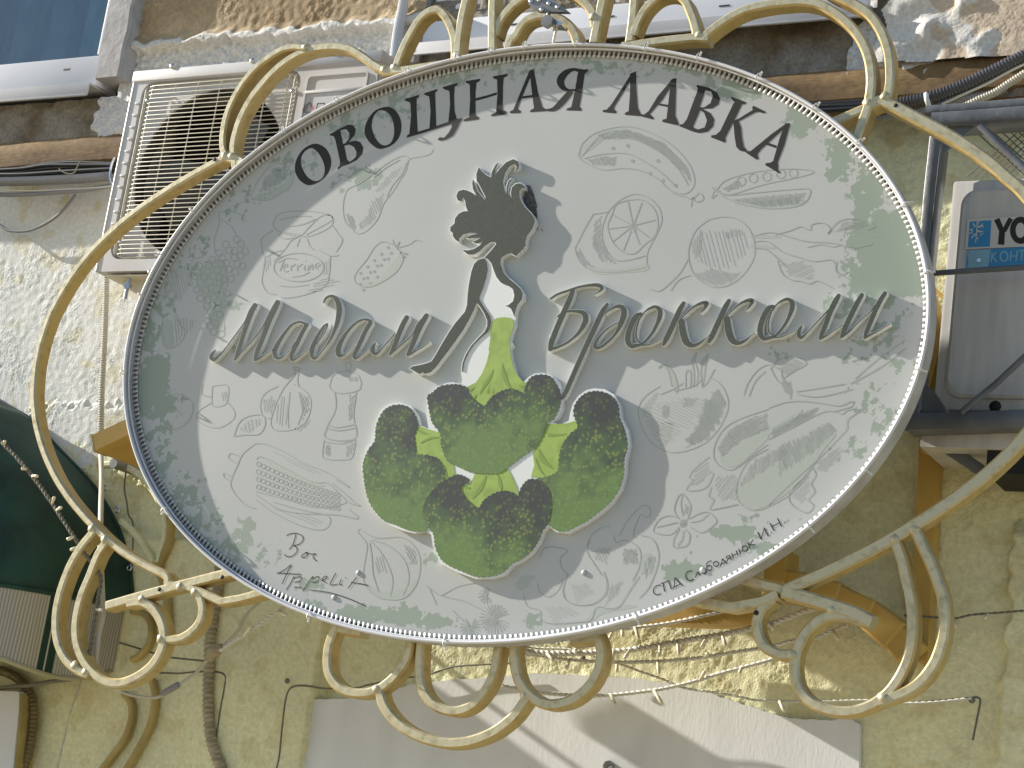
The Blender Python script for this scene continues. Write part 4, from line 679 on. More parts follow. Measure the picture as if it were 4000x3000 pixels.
heads = {'c': [(1787, 1500), (1723, 1507), (1687, 1534), (1669, 1548), (1674, 1590), (1687, 1649), (1719, 1694), (1723, 1740), (1746, 1798), (1787, 1821), (1841, 1844), (1900, 1850), (1949, 1848), (1986, 1825), (2045, 1780), (2090, 1749), (2118, 1703), (2140, 1654), (2163, 1636), (2185, 1590), (2190, 1545), (2179, 1512), (2151, 1472), (2116, 1463), (2081, 1469), (2060, 1490), (2051, 1515), (2044, 1536), (2027, 1527), (1994, 1518), (1962, 1526), (1926, 1545), (1905, 1568), (1891, 1585), (1858, 1565), (1834, 1541), (1823, 1514), (1802, 1505)],
 'l': T(*hT, [(1220, 177), (1320, 202), (1380, 280), (1400, 362), (1372, 450), (1382, 540), (1397, 602), (1480, 612), (1570, 642), (1622, 712), (1642, 790), (1622, 850), (1520, 935), (1450, 1050), (1445, 1150), (1480, 1262), (1400, 1276), (1300, 1255), (1200, 1213), (1100, 1176), (1012, 1080), (962, 980), (932, 830), (922, 700), (962, 580), (1024, 490), (1034, 380), (1064, 290), (1122, 212)]),
 'r': T(*kT, [(690, 62), (800, 72), (878, 122), (918, 190), (930, 290), (960, 362), (990, 470), (995, 560), (968, 650), (963, 780), (928, 900), (848, 1020), (748, 1108), (640, 1188), (560, 1228), (460, 1274), (370, 1258), (320, 1216), (250, 1160), (180, 1000), (200, 830), (290, 806), (392, 750), (402, 650), (432, 530), (502, 430), (566, 370), (532, 270), (542, 180), (602, 102)]),
 'b': T(*hT, [(1560, 882), (1650, 822), (1740, 782), (1808, 802), (1842, 842), (1772, 892), (1800, 970), (1860, 1030), (1920, 1070), (1970, 1002), (2060, 942), (2150, 922)]) + T(*kT, [(10, 940), (50, 968), (80, 890), (150, 822), (260, 840), (330, 940), (340, 1080), (312, 1200), (262, 1270), (230, 1350), (160, 1450), (70, 1520), (0, 1552)]) + T(*hT, [(2140, 1622), (2060, 1655), (1960, 1668), (1880, 1655), (1760, 1608), (1620, 1538), (1550, 1420), (1532, 1300), (1482, 1230), (1442, 1100), (1472, 990)])}
for q, tl in (([(1390, 350), (1480, 388), (1592, 420), (1620, 530), (1690, 660), (1706, 690), (1722, 795), (1640, 830), (1560, 700), (1480, 650), (1380, 640), (1360, 480)], hT), ([(544, 318), (600, 380), (500, 460), (450, 560), (420, 660), (410, 750), (330, 800), (240, 808), (163, 802), (192, 700), (180, 600), (225, 500), (310, 345), (400, 344), (480, 338)], kT), ([(1895, 770), (2180, 735), (2215, 800), (2255, 890), (2270, 960), (2200, 990), (1970, 1060), (1920, 1110), (1780, 1000), (1750, 890), (1850, 860)], hT)):
    b = MB(); b.prism([T(*tl, q)], YR_ - .0005, .0006, 0, 0); st_ = b.build('floret_stalk', M['stem'], plq, 30)
    c0 = q[0]
    if tl is hT and c0[0] < 1500: creases(hT, [[(1400, 400, 20), (1440, 420, 24), (1480, 430, 6)], [(1420, 510, 14), (1500, 470, 18), (1580, 460, 6)], [(1560, 640, 6), (1620, 720, 22), (1650, 810, 10)]], YR_ - .0008, st_)
    elif tl is kT: creases(kT, [[(310, 440, 30), (400, 440, 20), (470, 430, 4)], [(230, 560, 6), (270, 660, 40), (350, 730, 6)], [(200, 640, 8), (240, 740, 18), (290, 800, 5)]], YR_ - .0008, st_)
    else: creases(hT, [[(1990, 790, 6), (1940, 900, 36), (1870, 990, 10)], [(2090, 780, 5), (2110, 860, 30), (2120, 920, 8)], [(1800, 890, 20), (1850, 900, 16)]], YR_ - .0008, st_)
for k, d in (('l', .0009), ('r', .0011), ('c', .0013), ('b', .0015)): b = MB(); b.prism([scallop(heads[k])], YR_ - d, .0006, 0, 0); b.build('floret', M['floret'], plq, 30)
b = MB(); b.prism([T(*f1, [(1300, 530), (1360, 532), (1412, 650), (1450, 790), (1465, 830), (1448, 860), (1456, 900), (1467, 1000), (1442, 1042), (1400, 930), (1290, 840), (1236, 750), (1290, 640)])], YP_ - .002, .0018, 0, 0); b.build('glue_patch', M['tar'], sign)
b = MB(); [b.stroke(T(*f1, q), YI - .0002) for q in ([(1470, 1145, 14), (1476, 1178, 8)], [(1532, 1160, 12), (1546, 1192, 8)])]; b.closed = False; b.build('glue_speck', M['tar'], sign, None)
for q in ((2745, 2226), (2282, 2237), (1305, 2334), (1400, 2238)): screw(q, YP_, .006, sign, M['rim'], 'rivet')
# pale line drawings of vegetables
YD = YP_ - .0003
def drawing(name, items, fills=(), hatch=(), dots=(), w=3.4):
    b = MB(); k = 0; Rn = random.Random(hash(name) % 1000 if False else len(items) * 7 + 3)
    for tile, q in items:
        b.stroke([(x, y, w * Rn.uniform(.8, 1.15)) for x, y in T(*tile, q)], YD - .00002 * (k % 8), n=5); k += 1
    hatch = list(hatch) + [(q[0], q[1], q[2] + 52, q[3] * 1.7) for i, q in enumerate(hatch) if i % 2 == 0 and 7 < q[3] < 13]
    for tile, poly, ang, sp in hatch:                 # pen hatching clipped to a polygon
        PX = np.array(T(*tile, poly)); ca, sa = math.cos(math.radians(ang)), math.sin(math.radians(ang)); U = PX @ np.array([ca, sa]); V = PX @ np.array([-sa, ca])
        vv = V.min() + sp / 2
        while vv < V.max():
            xs = []
            for i in range(len(PX)):
                j = (i + 1) % len(PX)
                if (V[i] > vv) != (V[j] > vv): xs.append(U[i] + (vv - V[i]) / (V[j] - V[i]) * (U[j] - U[i]))
            xs.sort()
            for a, c in zip(xs[::2], xs[1::2]):
                a += Rn.uniform(0, .2) * (c - a); c -= Rn.uniform(0, .2) * (c - a)
                if c - a > 6:
                    p = [(a * ca - vv * sa, a * sa + vv * ca), (c * ca - vv * sa, c * sa + vv * ca)]
                    b.stroke([(x, y, w * .62) for x, y in p], YD - .00002 * (k % 8)); k += 1
            vv += sp * .66 * Rn.uniform(.8, 1.25)
    for tile, x, y, r in dots:
        b.stroke([(px_ , py_, w * .8) for px_, py_ in T(*tile, [(x + r * math.cos(q), y + r * math.sin(q)) for q in np.linspace(0, 6.3, 9)])], YD - .00002 * (k % 8), n=2); k += 1
    b.closed = False; o = b.build(name, M['line'], sign, None)
    if fills:
        for i, (tl, q) in enumerate(fills): b = MB(); b.prism([[tuple(r) for r in cr(T(*tl, q), 4, True)]], YD + .00012 - .00003 * i, 0); b.closed = False; b.build('tone', M['tone'], o, None)
    return o
a0 = (0, 750, S1); a1 = (1000, 750, S1); a2 = (2000, 750, S1); a3 = (3000, 750, S1); c0 = (0, 1500, S1); c1 = (1000, 1500, S1); c2 = (2000, 1500, S1); c3 = (3000, 1500, S1); e1 = (1000, 2250, S1); e2_ = (2000, 2250, S1)
cuc = [(575, 1340), (610, 1240), (720, 1150), (900, 1100), (1050, 1100), (1200, 1150), (1350, 1230), (1480, 1350), (1560, 1480), (1572, 1600), (1500, 1672), (1380, 1652), (1250, 1540), (1100, 1472), (950, 1455), (800, 1470), (680, 1430), (600, 1380), (575, 1340)]
drawing('printed_cucumber', [(tC, cuc), (tC, [(600, 1350), (750, 1210), (900, 1180), (1100, 1220), (1300, 1330), (1450, 1480), (1520, 1600)]), (tC, [(620, 1370), (800, 1330), (1000, 1330), (1150, 1400), (1300, 1500), (1420, 1620)]), (tC, [(640, 1300), (780, 1160), (950, 1130), (1150, 1175), (1350, 1290), (1500, 1440)]), (a2, [(1380, 5), (1440, 30), (1500, 40), (1540, 60), (1580, 40), (1610, 10), (1645, 30), (1645, 70), (1590, 85), (1560, 50), (1545, 130)])], hatch=[(tC, [(720, 1160), (1000, 1110), (1300, 1220), (1520, 1450), (1560, 1600), (1480, 1500), (1300, 1330), (1050, 1200), (800, 1210)], 75, 9), (tC, [(640, 1370), (800, 1340), (900, 1350), (900, 1440), (700, 1430)], 60, 10)], dots=[(tC, x, y, 12) for x, y in ((870, 1280), (1000, 1260), (1260, 1390), (1190, 1500), (830, 1400), (1040, 1390), (1300, 1560), (770, 1365), (1410, 1600))], fills=[(tC, [(590, 1340), (640, 1240), (760, 1150), (900, 1110), (1000, 1120), (830, 1180), (700, 1280)])])
drawing('printed_pear', [(tB, [(1530, 1290), (1505, 1330), (1440, 1350), (1340, 1368), (1320, 1385)]), (tB, [(1330, 1370), (1270, 1345), (1150, 1400), (1000, 1510), (900, 1580), (800, 1630), (770, 1680), (752, 1760), (756, 1860), (780, 1930), (820, 1970), (880, 2020), (960, 1990), (1050, 1890), (1100, 1760), (1180, 1659), (1240, 1560), (1290, 1480), (1315, 1385)]), (tB, [(1300, 1400), (1260, 1500), (1180, 1600), (1130, 1700)]), (tB, [(1240, 1380), (1120, 1450), (1020, 1530)])], hatch=[(tB, [(1280, 1420), (1180, 1560), (1080, 1659), (1010, 1659), (1140, 1500)], 60, 14), (a1, [(1000, 60), (1100, 0), (1090, 150), (1000, 270), (900, 330), (870, 280), (960, 180)], 70, 12), (a1, [(770, 180), (830, 200), (860, 280), (860, 340), (800, 290)], 60, 10)])
el = lambda cx, cy, rx, ry, n=16: [(cx + rx * math.cos(2 * math.pi * i / n), cy + ry * math.sin(2 * math.pi * i / n)) for i in range(n + 1)]
drawing('printed_jar', [(a1, [(150, 260), (200, 190), (350, 165), (550, 175), (660, 220), (640, 300), (500, 370), (400, 385), (250, 360), (160, 310), (150, 260)]), (a1, [(150, 330), (50, 400), (50, 480), (75, 560), (160, 520), (250, 500)]), (a1, [(655, 285), (710, 360), (745, 420), (690, 520)]), (a1, [(715, 545), (640, 552), (540, 500)]), (a1, [(75, 560), (60, 680), (50, 780), (100, 870), (180, 885)]), (a1, [(640, 550), (630, 700), (600, 800), (480, 870), (300, 912), (210, 910)]), (a1, el(365, 650, 215, 122)), (a1, [(390, 370), (300, 420), (250, 490), (150, 600)]), (a1, [(400, 370), (470, 290), (560, 210), (640, 200), (655, 240), (560, 300), (430, 370)]), (a1, [(390, 370), (230, 350), (200, 380), (260, 405), (380, 380)]), (a1, [(210, 240), (350, 210), (480, 210)]), (a1, [(260, 300), (400, 280), (520, 230)]), (a1, [(440, 400), (460, 460), (500, 500)]), (a1, [(380, 400), (350, 470)]), (a1, [(190, 610), (260, 572), (350, 580)]), (a1, [(240, 580), (205, 680)]), (a1, [(240, 650), (270, 640), (258, 620), (235, 650), (250, 690), (282, 680)]), (a1, [(302, 630), (300, 682)]), (a1, [(302, 650), (340, 620)]), (a1, [(358, 630), (355, 682)]), (a1, [(358, 650), (400, 620)]), (a1, [(418, 632), (415, 678)]), (a1, [(428, 595), (434, 590)]), (a1, [(452, 630), (445, 676), (480, 622), (485, 672)]), (a1, [(512, 652), (550, 632), (530, 612), (505, 650), (540, 668)]), (a1, [(200, 810), (330, 818), (460, 800)]), (a1, [(310, 735), (400, 720), (460, 690)])], hatch=[(a1, [(575, 590), (640, 560), (630, 700), (580, 750)], 88, 13), (a1, [(70, 560), (130, 540), (120, 660), (75, 700)], 85, 16), (a1, [(460, 800), (620, 730), (760, 760), (560, 860), (400, 890)], -12, 15)])
drawing('printed_strawberry', [(a1, [(1180, 450), (1100, 430), (1030, 470), (950, 590), (870, 690), (850, 760), (900, 810), (980, 820), (1100, 770), (1210, 690), (1265, 600), (1260, 540), (1200, 470)]), (a1, [(1180, 410), (1205, 470), (1240, 430), (1225, 490), (1310, 540), (1240, 525), (1290, 570), (1210, 480)]), (a1, [(1235, 480), (1330, 450), (1380, 415), (1430, 430)])], dots=[(a1, 900 + 60 * i + (j % 2) * 25, 700 - 55 * i + 48 * j, 9) for i in range(5) for j in range(4) if j < 3 or i < 3], fills=[(a1, [(900, 790), (1000, 760), (1120, 690), (1200, 580), (1250, 540), (1262, 600), (1205, 690), (1100, 768), (980, 818)])])
drawing('printed_lemon', [(a2, [(830, 170), (920, 80), (1050, 20), (1180, 50), (1270, 140), (1292, 250), (1240, 380), (1170, 520), (1165, 640)]), (a2, [(1000, 70), (900, 110), (860, 200), (825, 300), (870, 430), (960, 520), (1060, 530), (1150, 450), (1230, 380), (1260, 270), (1230, 150), (1130, 70), (1000, 70)]), (a2, [(830, 170), (780, 300), (790, 450), (880, 580), (1000, 590), (1150, 550)]), (a2, [(700, 190), (620, 330), (570, 430), (545, 500), (600, 620), (700, 680), (850, 692), (1000, 682), (1160, 650)]), (a2, [(700, 190), (780, 180), (830, 170)])] + [(a2, [(1045, 290), q]) for q in ((1000, 80), (1240, 240), (1100, 455), (960, 510), (870, 430), (832, 320), (872, 200), (1180, 390), (1120, 90))], hatch=[(a2, [(700, 240), (770, 200), (770, 380), (830, 540), (900, 620), (760, 600), (690, 460)], 78, 11), (a2, [(560, 440), (620, 560), (720, 660), (640, 660), (550, 520)], 60, 10)], fills=[(a2, [(1020, 260), (1070, 260), (1075, 310), (1050, 350), (1015, 320)]), (a2, [(640, 640), (760, 660), (900, 670), (1050, 650), (1170, 620), (1160, 680), (950, 700), (740, 710)])])
bt = [(1700, 240), (1590, 330), (1530, 470), (1530, 600), (1580, 720), (1700, 810), (1820, 820), (1950, 760), (2060, 630), (2100, 500), (2060, 340), (1960, 240), (1830, 215), (1700, 240)]
drawing('printed_beetroot', [(a2, bt), (a2, [(1530, 560), (1450, 700), (1350, 800), (1270, 857), (1190, 840)]), (a2, [(1545, 720), (1440, 760), (1370, 855)]), (a2, [(2090, 380), (2240, 350), (2400, 390), (2560, 430), (2750, 440), (2960, 475), (3110, 450)]), (a2, [(2090, 430), (2212, 430), (2340, 520), (2460, 560), (2610, 600), (2770, 590), (2810, 690), (2910, 750)]), (a2, [(2090, 480), (2200, 500), (2300, 580), (2360, 640)]), (a3, [(60, 370), (200, 330), (280, 300), (360, 330), (380, 280), (480, 270), (540, 320), (520, 362), (600, 262), (720, 230), (860, 250), (920, 300), (850, 330), (960, 390)]), (a3, [(80, 590), (120, 700), (200, 760), (290, 772), (360, 792), (430, 770), (560, 830)]), (a3, [(340, 480), (460, 455), (560, 475), (640, 460), (720, 490), (840, 460)]), (a3, [(600, 600), (585, 680), (640, 720), (700, 690), (800, 740)])], hatch=[(a2, [(1540, 450), (1600, 340), (1640, 300), (1640, 480), (1580, 640)], 96, 14), (a2, [(1570, 700), (1700, 640), (1900, 700), (1990, 680), (1900, 790), (1760, 815), (1650, 780)], 55, 11), (a2, [(1600, 360), (1800, 260), (2000, 320), (2060, 480), (1960, 640), (1760, 700), (1600, 600)], 75, 24), (a2, [(1830, 340), (1990, 310), (1990, 380), (1840, 410)], 80, 13), (a3, [(560, 350), (640, 260), (800, 240), (880, 270), (740, 330)], -20, 11), (a3, [(100, 620), (300, 590), (420, 640), (380, 760), (220, 750), (130, 700)], -25, 16)], fills=[(a2, [(2090, 370), (2300, 380), (2300, 395), (2095, 400)]), (a2, [(2080, 450), (2250, 470), (2260, 490), (2085, 490)])])
drawing('printed_peas', [((0, 0, 1), [(2800, 740), (2840, 702), (2950, 672), (3080, 660), (3180, 670), (3120, 692), (2980, 722), (2850, 760), (2800, 740)]), ((0, 0, 1), [(2780, 730), (2830, 762), (2960, 752), (3100, 740), (3165, 742), (3130, 800), (3000, 815), (2880, 792), (2820, 765)]), ((0, 0, 1), [(2800, 760), (2780, 775), (2790, 745)])], hatch=[((0, 0, 1), [(2850, 780), (3000, 760), (3150, 750), (3120, 800), (2990, 812)], 65, 6), ((0, 0, 1), [(2820, 735), (2880, 700), (2900, 730), (2840, 750)], 60, 5)], dots=[((0, 0, 1), x, y, 17) for x, y in ((2895, 708), (2942, 696), (2995, 690), (3050, 680), (3098, 676))], fills=[((0, 0, 1), [(2870, 795), (2990, 785), (3130, 770), (3120, 802), (3000, 815)])])
G = random.Random(4); gp = [(1700, 640), (1850, 560), (1940, 430), (2080, 370), (2140, 480), (2100, 640), (2000, 780), (1960, 960), (1920, 1130), (1950, 1240), (1880, 1260), (1790, 1150), (1750, 980), (1690, 860), (1640, 760)]
gd = []
for _ in range(600):
    x, y = G.uniform(1640, 2140), G.uniform(370, 1260)
    if in_poly(np.array([x]), np.array([y]), gp)[0] and all((x - q[1]) ** 2 + (y - q[2]) ** 2 > 46 ** 2 for q in gd): gd.append((a0, x, y, 30))
drawing('printed_grapes', [(a0, [(1890, 170), (1895, 260), (1870, 350), (1850, 430), (1865, 540)]), (a0, [(1910, 240), (2000, 300), (2050, 390)]), (a0, [(1890, 170), (2050, 180), (2120, 260)]), (a0, [(1450, 560), (1440, 700), (1480, 830), (1450, 900), (1520, 1050), (1560, 1150), (1600, 1190)]), (a0, [(1640, 480), (1650, 560), (1750, 560), (1720, 480)]), (a0, [(1620, 1190), (1560, 1300), (1450, 1350), (1400, 1200), (1410, 1080)])], dots=gd, fills=[(a0, [(1720, 660), (1880, 580), (1960, 640), (1960, 760), (1880, 880), (1780, 930), (1720, 860), (1690, 760)]), (a0, [(1860, 900), (1960, 880), (1930, 1050), (1940, 1180), (1880, 1190), (1800, 1080)]), (a0, [(1430, 1100), (1480, 1150), (1500, 1340), (1410, 1340), (1400, 1220)])], hatch=[(a0, [(1460, 640), (1620, 600), (1680, 820), (1540, 1000), (1480, 860)], 80, 14), (a0, [(1470, 1060), (1700, 1100), (1650, 1200), (1560, 1300), (1450, 1330)], 85, 16)])
drawing('printed_kiwi', [(tA, [(-80, 1380), (0, 1180), (110, 1020), (200, 920), (300, 880), (420, 900), (500, 990), (542, 1100), (480, 1230), (380, 1300), (200, 1400), (60, 1412), (-80, 1380)]), (tA, [(430, 880), (460, 940), (510, 860)])], dots=[(tA, 60 + 70 * i, 1330 - 70 * i + 60 * j, 12) for i in range(6) for j in range(-1, 3)], fills=[(tA, [(-60, 1370), (150, 1290), (380, 1180), (520, 1040), (540, 1100), (480, 1228), (380, 1298), (200, 1398), (60, 1408)])], hatch=[(tA, [(100, 1100), (250, 920), (420, 920), (500, 1040), (300, 1200), (60, 1290)], 40, 8)])
drawing('printed_garlic', [(c1, [(240, 30), (180, 150), (130, 300), (140, 380), (200, 405), (330, 390), (430, 320), (475, 190), (450, 90), (370, 20), (320, 0)]), (c1, [(190, 20), (90, 70), (40, 150), (50, 260), (110, 300), (125, 290)]), (c1, [(290, 70), (275, 250), (280, 380)]), (c1, [(370, 90), (400, 220), (360, 350)]), (a1, [(345, 1515), (330, 1580), (280, 1640), (240, 1690)]), (a1, [(375, 1525), (355, 1620), (370, 1680)]), (a1, [(320, 1510), (375, 1520), (365, 1545), (325, 1540), (320, 1510)])], hatch=[(c1, [(160, 200), (250, 60), (280, 220), (270, 380), (180, 390)], 95, 18), (c1, [(60, 130), (130, 90), (170, 150), (120, 280), (60, 240)], 100, 11), (c1, [(360, 60), (450, 110), (460, 220), (400, 320), (390, 200)], 75, 12), (c1, [(320, 390), (440, 320), (500, 290), (380, 420)], -55, 12)])
drawing('printed_mill', [(a1, [(770, 1480), (820, 1478), (812, 1532), (782, 1535), (770, 1480)]), (a1, [(640, 1659), (660, 1590), (720, 1555), (800, 1550), (880, 1580), (912, 1659)]), (c1, [(632, 0), (650, 50), (720, 80), (800, 76), (890, 50), (906, 0)]), (c1, [(680, 70), (690, 180), (670, 260), (620, 350)]), (c1, [(865, 70), (850, 180), (840, 260), (850, 340)]), (c1, [(620, 350), (700, 376), (850, 350)]), (c1, [(620, 385), (720, 402), (850, 380)]), (c1, [(620, 350), (600, 400), (590, 440), (620, 472), (740, 490), (850, 470), (866, 400), (850, 345)]), (c1, [(588, 480), (575, 620), (620, 650), (740, 656), (830, 632), (860, 490)]), (c1, [(590, 500), (740, 515), (860, 480)])], hatch=[(c1, [(800, 90), (860, 90), (840, 300), (790, 320)], 85, 12), (c1, [(770, 520), (850, 500), (830, 620), (780, 630)], 80, 11), (c1, [(600, 520), (640, 520), (640, 630), (590, 610)], 85, 10), (a1, [(790, 1580), (880, 1600), (880, 1640), (790, 1640)], 70, 12)])
drawing('printed_mushrooms', [(c0, [(1835, 20), (1830, 170), (1880, 196), (1960, 160), (1970, 20), (1900, 10), (1835, 20)]), (c0, [(1830, 160), (1720, 230), (1700, 300), (1780, 362), (1900, 376), (2010, 310), (2026, 240), (1970, 160)]), (c0, [(1400, 200), (1440, 120), (1530, 85), (1640, 130), (1670, 220), (1620, 330), (1510, 392), (1420, 330), (1400, 200)]), (c0, [(1440, 240), (1530, 230), (1580, 280)]), (c0, [(1750, 0), (1745, 90), (1830, 110)]), (c0, [(2020, 450), (2060, 340), (2140, 280), (2260, 270), (2290, 340), (2240, 430), (2120, 440), (2020, 450)])], hatch=[(c0, [(2060, 400), (2130, 310), (2250, 290), (2260, 350), (2160, 420)], 30, 12), (c0, [(1910, 60), (1965, 60), (1960, 150), (1910, 160)], 80, 12)])
kern = []
for r in range(4):
    for i in range(19):
        t = i / 18; x = 20 + 690 * t; y = 790 + 225 * t + 20 * math.sin(3 * t) + (r - 1.5) * 66 * (1 - .4 * t); kern.append((c1, x, y, 20 - 5 * t))
drawing('printed_corn', [(c1, [(0, 650), (50, 630), (200, 700), (350, 780), (500, 850), (620, 856), (720, 950), (780, 1020), (640, 1062), (480, 1060), (300, 1010), (120, 960), (0, 930)]), (c1, [(0, 515), (80, 520), (250, 590), (400, 680), (550, 740), (660, 790), (805, 890), (760, 870), (690, 830)]), (c1, [(660, 860), (760, 940), (850, 1020), (898, 1052), (840, 1040), (760, 1000)]), (c1, [(0, 1000), (150, 1110), (350, 1210), (500, 1256), (600, 1250), (642, 1180), (600, 1130), (400, 1090), (150, 1020)]), (c1, [(0, 960), (200, 1080), (420, 1120), (700, 1130), (880, 1162), (800, 1080)]), (c0, [(2212, 510), (2100, 600), (2050, 700), (2000, 820), (2000, 900), (2100, 1030), (2212, 1080)]), (c0, [(2060, 620), (1990, 600), (1975, 640), (2050, 690)]), (c0, [(1990, 800), (1930, 770), (1940, 810), (2000, 840)])], dots=kern, fills=[(c1, [(60, 640), (220, 710), (380, 800), (520, 850), (600, 880), (480, 880), (300, 800), (100, 690)])], hatch=[(c1, [(100, 560), (300, 640), (500, 730), (640, 800), (480, 780), (250, 660)], 25, 14), (c1, [(100, 1060), (400, 1120), (600, 1180), (560, 1240), (300, 1160)], 22, 18)])
drawing('printed_onion', [(c1, [(900, 1250), (880, 1280), (940, 1350), (960, 1400), (950, 1480), (925, 1659), (960, 1759), (1050, 1839), (1160, 1864), (1280, 1849), (1370, 1759), (1412, 1640), (1415, 1500), (1360, 1390), (1250, 1325), (1050, 1332), (920, 1270)]), (c1, [(980, 1350), (1060, 1430), (1140, 1560), (1180, 1700), (1160, 1840)]), (c1, [(1000, 1345), (1150, 1400), (1280, 1520), (1320, 1680), (1270, 1830)]), (c1, [(980, 1370), (1000, 1500), (1010, 1640), (1060, 1800)])], hatch=[(c1, [(1260, 1370), (1370, 1430), (1400, 1560), (1330, 1560), (1290, 1450)], 60, 12), (c1, [(1020, 1450), (1100, 1480), (1130, 1640), (1040, 1660)], 75, 14)], fills=[(e1, [(960, 90), (1080, 130), (1200, 130), (1330, 80), (1400, 20), (1370, 100), (1280, 188), (1160, 204), (1050, 178)])])
drawing('printed_peppers', [(c2, [(660, 1400), (690, 1300), (780, 1240), (850, 1230)]), (c2, [(930, 1310), (1000, 1180), (1100, 1070), (1160, 1050), (1196, 1080), (1190, 1142), (1150, 1152), (1110, 1130), (1060, 1250), (1050, 1320)]), (c2, [(880, 1310), (900, 1370), (980, 1350), (1080, 1400), (1112, 1480), (1090, 1600), (1040, 1700)]), (c2, [(1120, 1310), (1200, 1330), (1250, 1400), (1267, 1500), (1240, 1620), (1180, 1760), (1100, 1850)]), (c2, [(660, 1350), (650, 1450), (700, 1540), (780, 1659)]), (c2, [(240, 1500), (280, 1420), (380, 1410), (480, 1440), (420, 1500), (430, 1590), (500, 1659)]), (e2_, [(100, 150), (130, 260), (240, 300), (250, 380), (350, 412), (550, 400), (680, 380), (730, 270), (830, 280), (920, 270), (1000, 150), (1100, 0)]), (e2_, [(480, -20), (440, 100), (460, 200), (560, 250), (700, 240), (800, 160), (820, 60), (790, -40)]), (e2_, [(220, 60), (240, 140), (320, 180), (400, 120), (440, 20)])], hatch=[(c2, [(950, 1420), (1080, 1420), (1090, 1560), (960, 1560)], 60, 11), (c2, [(1130, 1500), (1240, 1480), (1230, 1600), (1150, 1700)], 85, 11), (c2, [(700, 1420), (860, 1400), (820, 1560), (720, 1520)], 65, 13), (e2_, [(480, 60), (640, 60), (720, 160), (560, 240)], 35, 12), (e2_, [(260, 260), (460, 250), (600, 330), (360, 400)], 30, 13), (e2_, [(840, 60), (960, 40), (900, 200), (800, 260)], 80, 12)], fills=[(e2_, [(720, 290), (830, 290), (950, 250), (1080, 260), (980, 290), (850, 310), (760, 340), (680, 390), (400, 425), (350, 405), (600, 390)]), (c2, [(1130, 1480), (1200, 1470), (1170, 1600), (1110, 1640)]), (e2_, [(30, 80), (90, 0), (200, 0), (150, 60), (130, 100), (70, 125)])])
drawing('printed_tomato', [(c2, [(1280, 20), (1170, 90), (1100, 180), (1095, 290), (1150, 430), (1220, 520), (1330, 580), (1430, 592), (1560, 560), (1680, 500), (1790, 380), (1860, 230), (1862, 120), (1800, 0), (1700, -60)]), (a2, [(1265, 1520), (1290, 1495), (1340, 1500), (1400, 1570), (1430, 1680), (1420, 1740)]), (a2, [(1265, 1525), (1310, 1500), (1350, 1540), (1380, 1680)]), (a2, [(1595, 1385), (1555, 1450), (1570, 1560), (1570, 1680)]), (a2, [(1600, 1385), (1580, 1460), (1605, 1560), (1590, 1680)]), (a2, [(1697, 1397), (1645, 1460), (1630, 1560), (1640, 1680)]), (a2, [(1697, 1397), (1670, 1480), (1660, 1580), (1640, 1680)]), (a2, [(1500, 1560), (1520, 1540), (1542, 1560), (1540, 1690)]), (a2, [(1500, 1560), (1500, 1690)]), (a2, [(1750, 1530), (1690, 1640), (1640, 1690)]), (c2, [(1280, 90), (1400, 40), (1480, -10)]), (c2, [(1400, 60), (1560, 20), (1640, -40)])], hatch=[(c2, [(1120, 260), (1250, 150), (1500, 100), (1660, 130), (1600, 330), (1420, 480), (1300, 540), (1170, 430)], 25, 17), (c2, [(1660, 120), (1780, 30), (1850, 160), (1820, 300), (1700, 470), (1560, 540), (1480, 480), (1600, 360)], 62, 8), (c2, [(1660, 120), (1850, 160), (1700, 470), (1500, 550)], -35, 13), (c2, [(1280, 320), (1400, 330), (1380, 480), (1300, 540), (1250, 440)], 20, 11), (c2, [(1110, 200), (1200, 100), (1280, 60), (1200, 220), (1130, 300)], 50, 13), (c2, [(1470, 110), (1600, 120), (1560, 200), (1480, 200)], 80, 12), (c2, [(1300, 170), (1360, 170), (1350, 290), (1290, 290)], 88, 11)], fills=[(a2, [(1265, 1520), (1290, 1495), (1340, 1500), (1400, 1570), (1425, 1680), (1390, 1680), (1360, 1580), (1310, 1515)]), (a2, [(1597, 1385), (1555, 1450), (1568, 1500), (1580, 1440)]), (a2, [(1697, 1397), (1645, 1460), (1650, 1500), (1680, 1440)])])
z1 = [(2212, 220), (2000, 290), (1850, 370), (1770, 480), (1740, 590), (1760, 670), (1830, 730), (1900, 742), (1960, 710), (2100, 600), (2212, 520)]; z2 = [(2212, 560), (2070, 640), (1990, 740), (1940, 880), (1950, 1000), (2020, 1070), (2100, 1092), (2212, 1062), (2440, 920), (2640, 650)]
